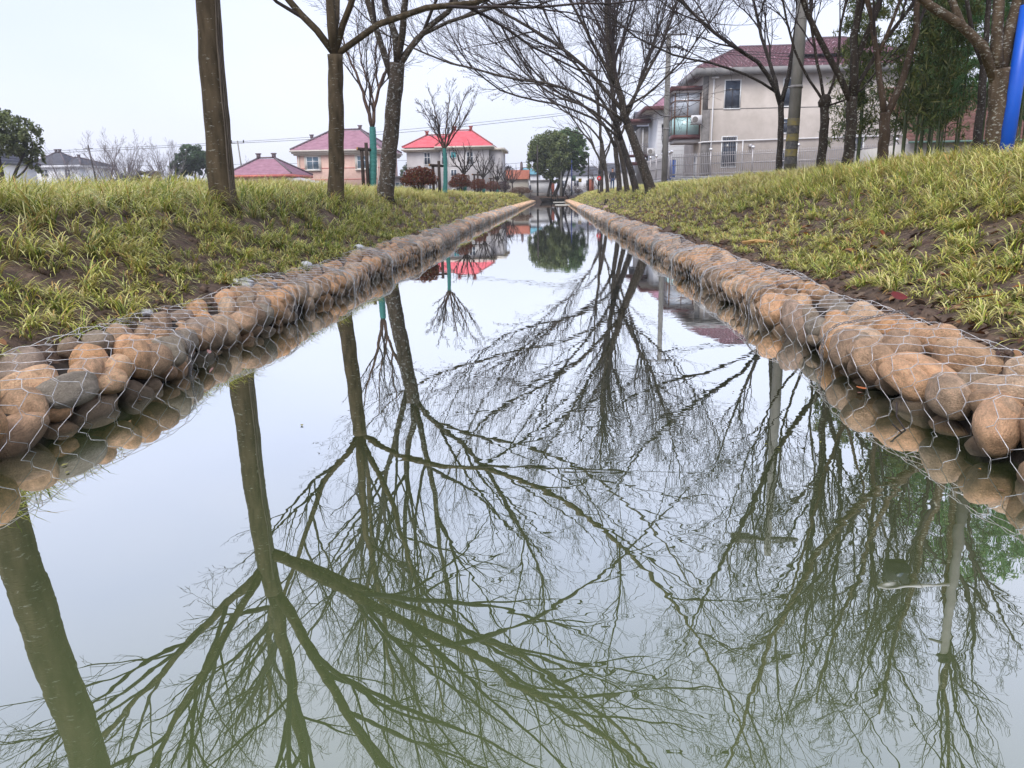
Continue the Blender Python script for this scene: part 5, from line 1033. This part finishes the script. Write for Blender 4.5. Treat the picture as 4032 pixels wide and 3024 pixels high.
# ================================================================ fence
def fence(label, p0, p1, n_pk, loc_z, height, block_h, post_every, balls=True):
    p0 = np.array(p0, float); p1 = np.array(p1, float); d = p1 - p0; L = np.linalg.norm(d); rz = math.atan2(d[1], d[0])
    t = thing('steel_fence', label, 'fence', (p0[0], p0[1], loc_z), rz)
    pk = Geo().tube([(0, 0, .08), (0, 0, height - .1)], .022, 4, False).add([(.03, 0, height - .1), (0, .03, height - .1), (-.03, 0, height - .1), (0, -.03, height - .1), (0, 0, height + .02)], [(0, 1, 4), (1, 2, 4), (2, 3, 4), (3, 0, 4)]).mesh('picket', m_chrome)
    for k in range(n_pk): link('picket', pk, t, (L * (k + .5) / n_pk, 0, 0))
    for z in (.18, height * .5, height - .28): part('rail', Geo().box(0, L, -.025, .025, z, z + .05), m_chrome, t)
    pm = Geo().tube([(0, -.06, 0), (0, -.06, height + .08)], .055, 8).mesh('post', m_chrome); bl = Geo().add(I2[0] * .125 + np.array([0, -.06, height + .19]), I2[1]).mesh('ball', m_ball, True)
    m = int(L / post_every)
    for k in range(m + 1): 
        q = link('post', pm, t, (L * k / m, 0, 0)); link('ball_finial', bl, q)
    w = thing('block_wall', label.replace('steel picket fence', 'low pale block wall under the steel fence'), 'wall', (p0[0], p0[1], loc_z), rz)
    part('mortar', Geo().box(0, L, -.10, .1, -block_h - .3, -.06), m_mortar, w); part('coping', Geo().box(-.03, L + .03, -.16, .16, -.06, 0), m_block, w)
    bw, bh = .44, .155; rows = int(block_h / bh); bm = Geo().box(.008, bw - .008, -.118, .05, .008, bh - .008).mesh('block', m_block)
    c = 0
    for r_ in range(rows):
        x = -(r_ % 2) * bw / 2
        while x < L - bw * .6:
            if x >= 0 and c < 290: link('block', bm, w, (x, random.uniform(-.006, .006), -.06 - (r_ + 1) * bh)); c += 1
            x += bw
    return t
fence('steel picket fence with ball topped posts in front of the grey house', (9.2, 63), (19.6, 55), 88, 2.15, 1.72, .95, 2.9)
fence('steel picket fence continuing right behind the bank trees', (19.65, 54.96), (29.5, 48.5), 74, 2.15, 1.72, .95, 2.9)
fence('steel picket fence running back along the canal path towards the white house', (8.45, 74), (9.1, 63.1), 60, 1.95, 1.85, .85, 2.2)
# ================================================================ poles and wires
m_pole = M('pole_concrete', (0.17, 0.165, 0.15), (0.27, 0.26, 0.24), 3, .9, .3, 20, stretch=(1, 1, .4))
m_pole2 = M('pole_concrete_far', (0.20, 0.195, 0.18), (0.29, 0.28, 0.26), 3, .9)
t = thing('striped_pole', 'big concrete power pole with worn yellow and black bands near its foot', 'utility pole', (6.66, 23, 1.3))
part('shaft', Geo().tube([(0, 0, -.3), (.04, 0, 4), (.09, 0, 9.0)], [.172, .145, .108], 18), m_pole, t, True)
m_ystripe = M('worn_yellow_paint', (0.15, 0.14, 0.11), (0.26, 0.21, 0.06), 7, .8, c3=(.30, .24, .05), c3pos=.8); m_kstripe = M('worn_black_paint', (0.05, 0.05, 0.06), (0.15, 0.145, 0.135), 9, .8)
z = .42
for k in range(6):
    a, b = .0 + z / 4 * .04, .0 + (z + .2) / 4 * .04; part('painted_band', Geo().tube([(a, 0, z), (b, 0, z + .19)], [.1765 - z * .0065, .1765 - (z + .19) * .0065], 18, False), m_kstripe if k % 2 == 0 else m_ystripe, t, True); z += .205
part('steel_collar', Geo().tube([(.03, 0, 2.42), (.03, 0, 2.5)], .168, 14), m_iron, t)
part('crossarm', Geo().box(-.95, 1.0, -.05, .05, 8.35, 8.47), m_iron, t)
def insul(root, x, y, z, s=1.0): part('insulator', Geo().tube([(x, y, z), (x, y, z + .06 * s), (x, y, z + .1 * s), (x, y, z + .16 * s), (x, y, z + .2 * s)], [.02 * s, .055 * s, .03 * s, .05 * s, .02 * s], 8), m_black, root)
for x in (-.85, -.4, .5, .9): insul(t, x, 0, 8.47)
part('transformer_bracket', Geo().box(-1.05, -.5, -.12, .12, 8.25, 8.5), m_iron, t)
t = thing('utility_pole', 'slim concrete power pole with a crossarm at the corner of the steel fence', 'utility pole', (8.52, 61.8, 1.2))
part('shaft', Geo().tube([(-.02, 0, -.3), (0, 0, 6), (.0, 0, 11.1)], [.24, .21, .17], 12), m_pole, t, True); part('steel_collar', Geo().tube([(0, 0, 5.3), (0, 0, 5.42)], .235, 12).tube([(0, 0, 4.4), (0, 0, 4.5)], .24, 12), m_iron, t)
part('crossarm', Geo().box(-1.65, 1.35, -.07, .07, 10.98, 11.1), m_iron, t); part('crossarm', Geo().box(-1.1, .9, -.27, -.15, 10.1, 10.2), m_iron, t)
for x in (-1.5, -.7, .5, 1.2): insul(t, x, 0, 11.1, 1.2)
for k in range(4): part('strain_insulator', Geo().tube([(.35 + .28 * k, -.25, 10.22 - .1 * k), (.45 + .28 * k, -.3, 10.16 - .1 * k), (.55 + .28 * k, -.3, 10.12 - .1 * k)], [.04, .14, .05], 8), m_black, t)
for k in range(2): part('strain_insulator', Geo().tube([(-1.5 + .3 * k, -.3, 10.05 + .3 * k), (-1.7 + .3 * k, -.3, 10.2 + .3 * k)], [.05, .1], 8), m_black, t)
t = thing('lamp_pole', 'blue painted camera pole with white upper part at the right edge', 'pole', (6.02, 11, 1.25))
part('lower_shaft', Geo().tube([(-.06, 0, -.2), (-.03, 0, 1.0), (.0, 0, 1.98)], [.096, .092, .088], 24), m_blue, t, True); part('upper_shaft', Geo().tube([(0, 0, 1.983), (0, 0, 4.8)], [.075, .06], 24), m_pole2, t, True); part('arm', Geo().tube([(0, 0, 3.55), (-.5, 0, 3.62), (-1.1, 0, 3.6)], [.04, .035, .03], 8), m_plastic, t); c = part('camera_housing', Geo().box(-1.0, -.72, -.1, .1, 3.2, 3.5), m_black, t); part('lens', Geo().tube([(-.86, -.1, 3.35), (-.86, -.16, 3.35)], .05, 10), m_glass, c); part('cap', Geo().add(I2[0] * np.array([.1, .1, .07]) + np.array([0, 0, 4.82]), I2[1]), m_black, t, True); part('antenna', Geo().tube([(-.25, .0, 4.5), (0, 0, 4.6)], .02, 5).tube([(-.04, 0, 4.8), (-.02, 0, 5.3)], .012, 5), m_iron, t)
t = thing('utility_pole', 'distant leaning utility pole with small crossarm by the pink outbuilding', 'utility pole', (-43.6, 110, 1.0)); part('shaft', Geo().tube([(.5, 0, 0), (0, 0, 7.9)], [.14, .09], 8), m_pole2, t, True); part('crossarm', Geo().box(-.9, .9, -.05, .05, 7.55, 7.65), m_iron, t)
for x in (-.85, .85): insul(t, x, 0, 7.6, 2)
t = thing('utility_pole', 'dark leaning pole among the bare trees at the far left', 'utility pole', (-62.0, 105, 1.0)); part('shaft', Geo().tube([(.7, 0, 0), (0, 0, 7.4)], [.14, .09], 8), m_bark_dark, t, True); part('crossarm', Geo().box(-.6, .6, -.05, .05, 6.9, 7.0), m_iron, t)
t = thing('utility_pole', 'tall dark pole standing left of the camphor trees', 'utility pole', (-1.95, 101, .8)); part('shaft', Geo().tube([(0, 0, 0), (0, 0, 6.2)], [.12, .09], 8), m_bark_dark, t, True)
t = thing('utility_pole', 'tall slim pole behind the brick pillar', 'utility pole', (4.82, 110, .8)); part('shaft', Geo().tube([(0, 0, 0), (0, 0, 5.4)], [.11, .08], 8), m_bark_dark, t, True)
t = thing('signal_pole', 'blue pole with a small green cabinet at the end of the canal', 'pole', (2.5, 108, .8)); part('shaft', Geo().tube([(0, 0, 0), (0, 0, 4.6)], [.085, .07], 8), M('dark_blue_paint', (0.03, 0.06, 0.25)), t, True); part('cabinet', Geo().box(.08, .55, -.15, .15, 1.9, 2.6), M('green_cabinet', (0.12, 0.2, 0.15)), t)
t = thing('utility_pole', 'grey concrete pole in front of the dark camphor tree', 'utility pole', (1.0, 103, .75)); part('shaft', Geo().tube([(0, 0, 0), (0, 0, 4.6)], [.16, .14], 8), m_pole2, t, True)
def wire(label, pts, rad, sag=.3, n=18, mat=None):
    o = thing('power_line', label, 'cable', pts[0]); p = np.array(pts, float) - np.array(pts[0]); g = Geo()
    for a, b in zip(p[:-1], p[1:]):
        u = np.linspace(0, 1, n)[:, None]; q = a + (b - a) * u; q[:, 2] -= sag * 4 * u[:, 0] * (1 - u[:, 0]); g.tube(q, rad, 4)
    part('cable', g, mat or m_black, o)
wire('upper of the two long cables crossing the sky above the pink house', [(-130, 112, 8.0), (-44.4, 110, 8.75), (9.5, 108, 12.2)], .022, .5)
wire('lower of the two long cables crossing the sky above the pink house', [(-130, 111, 7.7), (-42.8, 110, 8.6), (9.4, 107, 11.9)], .026, .6)
wire('thin low cable running behind the pink house roofs', [(-62, 105, 6.0), (-43.4, 112, 5.9), (-8, 112, 6.4)], .02, .3)
for k, (x0, z0_, x1, z1_) in enumerate([(-7, 5.2, 3.6, 6.4), (-7, 4.6, 3.6, 5.6), (-7, 4.2, 9, 4.9), (-1.9, 6.0, 9.3, 8.0)]): wire(['highest', 'second', 'third', 'lowest'][k] + ' thin cable strung across the end of the canal', [(x0, 112 + k * .3, z0_), (x1, 110 + k * .3, z1_)], .02, .25)
wire('cable between the blue signal pole and the walking man', [(2.5, 109, 4.0), (4.8, 110, 4.05), (10.5, 104, 4.8)], .022, .12)
for k in range(4): wire(['first', 'second', 'third', 'fourth'][k] + ' power cable from the striped pole passing overhead towards the viewer', [(8.2 + [-1.5, -.7, .5, 1.2][k], 61.8, 12.42), (6.66 + [-.85, -.4, .5, .9][k] + .09, 23, 9.98), (7.2 + [-.9, -.3, .5, 1.1][k], -22, 10.1)], .013 if k else .013, .55)
for k in range(4): wire(['uppermost', 'upper', 'lower', 'lowest'][k] + ' service cable from the slim power pole down to the grey house', [(8.75, 61.7, 8.6 - .55 * k), (14.6, 77.9, 11.0 - .35 * k)], .02, .35)
for k in range(3): wire(['top', 'middle', 'bottom'][k] + ' cable leaving the slim power pole towards the right over the tiled roof', [(9.9, 61.5, 11.4 - .12 * k), (30, 60, 10.4 - .35 * k)], .02, .5)
for k in range(2): wire(['upper', 'lower'][k] + ' cable from the slim power pole to the white tiled house', [(8.6, 61.8, 7.4 - k), (12.4, 92.9, 8.6 - k * 1.3)], .018, .4)
# ================================================================ street things at the canal end
t = thing('no_entry_sign', 'round red sign on a dark leaning post behind the right row of trees', 'sign', (3.42, 60, 1.15)); part('post', Geo().tube([(-.06, 0, -.1), (.0, 0, 1.2), (.05, 0, 2.2)], .045, 8), m_black, t)
th = np.linspace(0, 2 * PI, 25)[:-1]; dsk = lambda r_, y, x0=0, z0=.95: [(x0 + r_ * math.cos(q), y, z0 + r_ * math.sin(q)) for q in th]
s = part('disc', Geo().add(dsk(.165, -.06) + dsk(.165, -.04), [tuple(range(24))[::-1], tuple(range(24, 48))] + [(i, (i + 1) % 24, 24 + (i + 1) % 24, 24 + i) for i in range(24)]) if False else Geo().tube([(0, -.06, .95), (0, -.04, .95)], .165, 24), m_redp, t)
hand = Geo().box(-.045, .045, -.066, -.062, .885, .965)
for k in range(4): hand.box(-.046 + k * .025, -.028 + k * .025, -.066, -.062, .965, 1.02 + (.012 if k in (1, 2) else 0))
hand.add([(.045, -.064, .90), (.08, -.064, .95), (.065, -.064, .965), (.045, -.064, .935)], [(0, 1, 2, 3)])
part('hand_symbol', hand, m_plastic, s); part('cap_box', Geo().box(-.05, .16, -.05, .05, 1.28, 1.55), m_black, t)
t = thing('brick_pillar', 'red brick gate pillar with flat cap beside the tall slim pole', 'pillar', (4.65, 100, 1.0))
pm = Geo().box(-.16, .16, -.2, .2, 0, 1.75).box(.2, .42, .1, .5, 0, 1.78); part('shaft', pm, m_brick, t); part('cap', Geo().box(-.24, .5, -.26, .55, 1.781, 1.86), m_greylt, t)
t = thing('yellow_sign', 'small yellow street sign board on two posts far behind the canal end', 'sign', (3.68, 110, .8)); part('board', Geo().box(-.22, .22, -.03, .0, 1.75, 2.25), m_yellow, t); part('post', Geo().tube([(-.12, .03, 0), (-.12, .03, 2.1)], .02, 5), m_pole2, t); part('post', Geo().tube([(.12, .03, 0), (.12, .03, 2.1)], .02, 5), m_pole2, t)
t = thing('road_wall', 'low white parapet wall across the end of the canal', 'wall', (4.6, 112.5, .8)); part('panel', Geo().box(-2.3, 2.2, 0, .3, 0, .62), m_white, t)
t = thing('bridge_rail', 'white slanting bridge parapet behind the round red sign', 'wall', (6.0, 84, .9)); part('panel', Geo().add([(-1.2, 0, .3), (2.6, 0, .3), (2.6, 0, 2.1), (.9, 0, 1.6), (-1.2, 0, .85), (-1.2, .3, .3), (2.6, .3, .3), (2.6, .3, 2.1), (.9, .3, 1.6), (-1.2, .3, .85)], [(0, 1, 2, 3, 4), (9, 8, 7, 6, 5)]).add([(-1.2, 0, .85), (.9, 0, 1.6), (.9, .3, 1.6), (-1.2, .3, .85), (2.6, 0, 2.1), (2.6, .3, 2.1)], [(0, 1, 2, 3), (1, 4, 5, 2)]), m_white, t)
g = Geo().add([(-300, 114, .82), (300, 114, .82), (300, 119, .82), (-300, 119, .82)], [(0, 1, 2, 3)]); struct('road', g, M('road_concrete', (.36, .36, .36), (.44, .44, .43), 1, .9), label='pale village road across the end of the canal')
for k, (x, y, w, d, h, lab, mm) in enumerate([(5.5, 150, 9, 8, 3.6, 'pale hazy building far down the road', m_white), (14, 160, 12, 8, 4.4, 'long hazy grey building far down the road', m_greylt), (-14, 150, 12, 8, 4.0, 'hazy grey house beyond the end of the canal', m_greylt)]):
    H = house(lab, (x, y, .8), cat='building', name='far_building'); part('wall', Geo().box(-w / 2, w / 2, 0, d, 0, h), mm, H); hip_roof(H, -w / 2 - .3, w / 2 + .3, -.3, d + .3, h, -w / 4, w / 4, d / 2, h + 1.6, m_slate, m_ridge, 5, .08, finial=False)
    for q in range(4): window(H, -w / 2 + w * (q + .3) / 4, h * .45, w * .09, 1.0, 0, tr=0)
for k, (x, y, R, s) in enumerate([(-.2, 107, .7, 1), (2.0, 106, .8, 2), (3.4, 107, .6, 3), (1.0, 110, .9, 4), (5.5, 120, 1.2, 5), (3.0, 124, 1.4, 6)]):
    shrub(['dark low bush under the broad camphor tree', 'dark green bush right of the water gauge', 'reddish bush beside the blue signal pole', 'dark bush behind the weir frame', 'brown roadside bush beyond the white parapet', 'hazy brown bush far beyond the blue signal pole'][k], x, y, R, 600 + s, .8, 1500, name='bush', pal=[(0.03, 0.04, 0.02), (0.05, 0.055, 0.03), (0.04, 0.03, 0.025)] if k != 2 and k < 4 else [(0.12, 0.06, 0.045), (0.08, 0.05, 0.03)])
# weir, gauge
t = thing('sluice_frame', 'dark sluice frame across the end of the canal with a white water gauge', 'sluice gate', (.15, 110.5, 0)); part('frame', Geo().box(-2.5, -.3, 0, .2, -.2, .55).box(-.3, 1.9, .1, .3, -.2, .35).box(-.42, -.3, -.1, .1, 0, 1.7).box(.42, .5, -.1, .1, 0, 1.6).box(-.42, .5, -.08, .08, 1.2, 1.28), m_bark_dark, t); part('gauge_board', Geo().box(.05, .33, -.16, -.12, .75, 1.25), m_plastic, t); part('post', Geo().box(-.05, .03, -.1, 0, 0, 1.5).box(.35, .41, -.1, 0, 0, 1.2), m_pole2, t)
m_beam = M('pale_beam', (0.55, 0.54, 0.48), (0.66, 0.65, 0.6), 4, .8)
t = thing('floating_beam', 'pale beam lying across the right half of the canal water, nearer one', 'beam', (1.05, 76, 0)); part('beam', Geo().box(-.85, .7, -.09, .09, -.03, .06), m_beam, t)
t = thing('floating_beam', 'pale beam across the canal water, farther one by the sluice', 'beam', (.9, 102, 0)); part('beam', Geo().box(-.9, .85, -.09, .09, -.03, .06), m_beam, t)
# old stumps
t = thing('stump_row', 'cluster of dark rotten timber stumps below the right row of trees', 'stumps', (2.66, 41.5, .36)); r_ = np.random.default_rng(8)
for k in range(6):
    a = k * .11; q = Geo().tube([(a, r_.uniform(-.15, .15), -.1), (a + r_.uniform(-.02, .06), 0, .2), (a + .05, 0, .30 + .16 * r_.random())], [.07, .06, .035], 7); part('stump', q, m_bark_dark if k < 2 else M('weathered_stump', (0.12, 0.09, 0.06), (0.22, 0.17, 0.11), 9, .9) if k == 2 else bpy.data.materials.get('weathered_stump'), t, True)
def rock(name, label, cat, x, y, z, s, mat, seed, rot=(0, 0, 0)):
    v, f = I3; g = Geo().add(pebble(v, seed) * np.array(s) * (1 + .12 * np.sin(v[:, :1] * 9 + seed) * np.cos(v[:, 1:2] * 8)), f); o = link(name, g.mesh(name, mat, True), None, (x, y, z), rot); return tag(o, label, cat)
rock('boulder', 'pinkish boulder at the foot of the rotten stumps', 'stone', 2.45, 36.5, .36, (.2, .26, .1), M('pinkish_rock', (0.42, 0.28, 0.23), (0.52, 0.36, 0.3), 6, .85, .5), 3)
rock('boulder', 'flat orange stone on the soil nearer than the rotten stumps', 'stone', 2.5, 27.5, .36, (.13, .22, .06), M('orange_rock', (0.45, 0.24, 0.14), (0.5, 0.3, 0.2), 6, .85, .5), 4)
m_bag = M('white_plastic_sack', (0.62, 0.63, 0.64), (0.74, 0.75, 0.76), 8, .5, .8, 18)
def sack(label, x, y, z, s, seed, rz=0):
    v, f = I3; r = np.random.default_rng(seed); d = v.copy(); k = 1 + .10 * np.abs(np.sin(v @ r.normal(size=3) * 14)) + .10 * np.abs(np.sin(v @ r.normal(size=3) * 19)) + .22 * np.sin(v @ r.normal(size=3) * 5) * np.cos(v @ r.normal(size=3) * 4) + .10 * np.sin(v @ r.normal(size=3) * 11); g = Geo().add(d * k[:, None] * np.array(s), f)
    tag(link('plastic_sack', g.mesh('plastic_sack', m_bag), None, (x, y, z), (0, .1, rz)), label, 'plastic sack')
sack('crumpled white plastic sack on the left wall, the one nearest to the viewer', -2.66, 6.55, .30, (.075, .11, .04), 1); sack('white plastic scrap folded over a stone farther along the left wall', -2.68, 8.35, .30, (.05, .13, .03), 2, .3); sack('small white sack at the foot of the grass where the left wall bends', -2.70, 10.8, .32, (.06, .12, .04), 3); sack('pale half buried plastic scrap low on the left bank near the viewer', -2.68, 4.9, .29, (.05, .07, .02), 4)
rock('flat_stone', 'smooth grey purple slab leaning on the left wall top', 'stone', -2.5, 6.6, .25, (.1, .16, .05), M('grey_slab', (0.2, 0.19, 0.2), (.28, .26, .27), 6, .8), 6)
# driftwood, bright leaves
m_yw = M('yellow_split_wood', (0.45, 0.24, 0.08), (0.62, 0.42, 0.18), 12, .8, stretch=(1, 1, 8))
t = thing('wood_splinters', 'split yellow wood pieces lying on the soil beside the right wall', 'wood', (2.42, 9.3, .40)); part('splinter', Geo().tube([(-.18, .14, 0), (0, 0, .03), (.14, -.1, .02)], [.012, .02, .008], 5), m_yw, t); part('splinter', Geo().tube([(-.22, .02, .02), (-.05, .04, .04), (.12, .12, .03)], [.01, .016, .008], 5), m_yw, t)
def leafobj(label, x, y, z, s, col, rx=.5, rz=0.0):
    u = np.linspace(-1, 1, 9); w = .42 * np.sqrt(np.maximum(0, 1 - u ** 2)) * (1 - .25 * u); V = np.concatenate([np.stack([u, -w, .12 * w + .08 * u ** 2], -1), np.stack([u, 0 * u, .08 * u ** 2], -1), np.stack([u, w, .12 * w + .1 * u ** 2], -1)]) * s; i = np.arange(8)
    F = np.concatenate([np.stack([i, i + 1, i + 10, i + 9], 1), np.stack([i + 9, i + 10, i + 19, i + 18], 1)])
    tag(link('fallen_leaf', Geo().add(V, F).mesh('fallen_leaf', M('leaf_' + label.split()[0] + str(seedc()), col, tuple(c * 1.3 for c in col), 30, .6), True), None, (x, y, z), (rx, .2, rz)), label, 'leaf')
_sc = [0]
def seedc(): _sc[0] += 1; return _sc[0]
leafobj('dark red curled leaf resting on the wire of the right wall', 1.98, 4.55, .40, .06, (.13, .012, .012), .9, .3)
leafobj('green leaf beside the dark red one on the right wall', 2.12, 4.62, .43, .06, (.10, .2, .06), .3, .9)
leafobj('orange leaf on the soil just behind the dark red one', 2.28, 4.25, .43, .075, (.5, .2, .03), .2, 2.5)
leafobj('bright orange leaf on the soil at the right edge of the picture', 2.35, 3.45, .45, .06, (.62, .24, .03), .5, 1.2)
leafobj('orange leaf caught in the grass at the right edge', 3.4, 5.3, .95, .08, (.65, .25, .03), .4, .6)
leafobj('pale pink leaf stuck to a stone near the waterline of the left wall', -2.20, 4.75, .06, .03, (.6, .3, .25), 1.2, 1.5)
leafobj('small orange leaf at the waterline of the right wall', 1.56, 3.9, .02, .035, (.6, .2, .08), .2, .4)
leafobj('small pink leaf floating beside the orange one at the right wall', 1.53, 3.84, .01, .03, (.6, .3, .25), .0, 1.4)
# weeds rooted between the stones: a few dead twigs poking out of the water
t = thing('dead_twig', 'dead twig poking from the water beside the right wall', 'twig', (1.52, 3.2, 0)); part('twig', Geo().tube([(0, 0, -.05), (-.05, .08, .05), (-.02, .16, .09)], .004, 4).tube([(0, 0, -.05), (-.1, .0, .04)], .003, 4), m_twig, t)

# ================================================================ walking man
def person():
    t = thing('person', 'man in a dark padded jacket and blue jeans standing beside the tree trunks', 'person', (4.86, 66, 1.22), PI + .1)
    m_skin = M('skin', (0.55, 0.31, 0.22)); m_jk = M('dark_navy_jacket', (0.018, 0.022, 0.035), (0.03, 0.034, 0.05), 9, .8, .5, 14); m_jn = M('blue_jeans', (0.035, 0.06, 0.13), (0.05, 0.09, 0.18), 12, .85); m_hair = M('dark_hair', (0.02, 0.015, 0.012)); m_shoe = M('dark_shoe', (0.03, 0.03, 0.03))
    J = [(0, 0, .92), (0, 0, 1.15), (0, .0, 1.38), (0, 0, 1.47), (0, .015, 1.53), (0, .02, 1.64), (0, .02, 1.72),
         (.19, 0, 1.40), (.25, .02, 1.14), (.23, .12, .92), (.21, .17, .84), (-.19, 0, 1.40), (-.25, .02, 1.14), (-.23, .12, .92), (-.21, .17, .84),
         (.09, 0, .88), (.11, .03, .48), (.11, -.01, .08), (.12, .12, .04), (-.09, 0, .88), (-.10, -.02, .48), (-.10, -.06, .08), (-.11, .07, .04)]
    R = [.14, .135, .15, .07, .055, .085, .07, .06, .046, .036, .04, .06, .046, .036, .04, .088, .062, .045, .04, .088, .062, .045, .04]
    E = [(0, 1), (1, 2), (2, 3), (3, 4), (4, 5), (5, 6), (2, 7), (7, 8), (8, 9), (9, 10), (2, 11), (11, 12), (12, 13), (13, 14), (0, 15), (15, 16), (16, 17), (17, 18), (0, 19), (19, 20), (20, 21), (21, 22)]
    def skin(name, J, E, R, mat, root=0, grow_=0.0):
        me = bpy.data.meshes.new(name); me.from_pydata(J, E, []); o = bpy.data.objects.new(name, me); COL.objects.link(o); o.parent = t
        s = o.modifiers.new('skin', 'SKIN'); sv = me.skin_vertices[0].data
        for i, r in enumerate(R): sv[i].radius = (r + grow_, (r + grow_) * .82); sv[i].use_root = (i == root)
        b = o.modifiers.new('sub', 'SUBSURF'); b.levels = 2; b.render_levels = 2; me.materials.append(mat); s.use_smooth_shade = True
        return o
    skin('body', J, E, R, m_skin)
    ji = [0, 1, 2, 3, 7, 8, 9, 11, 12, 13]; mp_ = {a: i for i, a in enumerate(ji)}
    skin('jacket', [(J[a][0], J[a][1], J[a][2] - (.06 if a == 0 else 0)) for a in ji], [(mp_[a], mp_[b]) for a, b in E if a in mp_ and b in mp_], [R[a] for a in ji], m_jk, 1, .028)
    li = [0, 15, 16, 17, 19, 20, 21]; mp_ = {a: i for i, a in enumerate(li)}
    skin('trousers', [J[a] for a in li], [(mp_[a], mp_[b]) for a, b in E if a in mp_ and b in mp_], [R[a] for a in li], m_jn, 0, .014)
    g = Geo(); v, f = I2; hv = v * np.array([.088, .098, .1]) + np.array([0, -.006, 1.70]); hv[:, 2] = np.maximum(hv[:, 2], 1.665 + .09 * (hv[:, 1] > 0.03)); part('hair', Geo().add(hv, f), m_hair, t, True)
    part('nose', Geo().add(v * np.array([.013, .02, .02]) + np.array([0, .105, 1.635]), f), m_skin, t, True)
    for s in (-1, 1): part('ear', Geo().add(v * np.array([.012, .02, .03]) + np.array([s * .083, .0, 1.635]), f), m_skin, t, True); part('eye', Geo().add(v * .009 + np.array([s * .03, .088, 1.655]), f), m_black, t)
    for x, y in ((.12, .07), (-.11, .02)): part('shoe', Geo().add(v * np.array([.05, .13, .045]) + np.array([x, y, .04]), f), m_shoe, t, True)
person()
# ================================================================ haze
hz = Geo().box(-135, 135, -62, 170, -2, 17)
m = bpy.data.materials.new('mist'); m.use_nodes = True; n = m.node_tree.nodes; n.clear(); o = n.new('ShaderNodeOutputMaterial'); v = n.new('ShaderNodeVolumePrincipled'); v.inputs['Density'].default_value = HAZE; v.inputs['Color'].default_value = (0.93, 0.95, 1, 1); v.inputs['Anisotropy'].default_value = .2
m.node_tree.links.new(v.outputs[0], o.inputs['Volume'])
if HAZE > 0:
    ob = link('haze', hz.mesh('haze', m)); tag(ob, 'thin winter mist hanging over the fields', 'haze', kind='stuff')
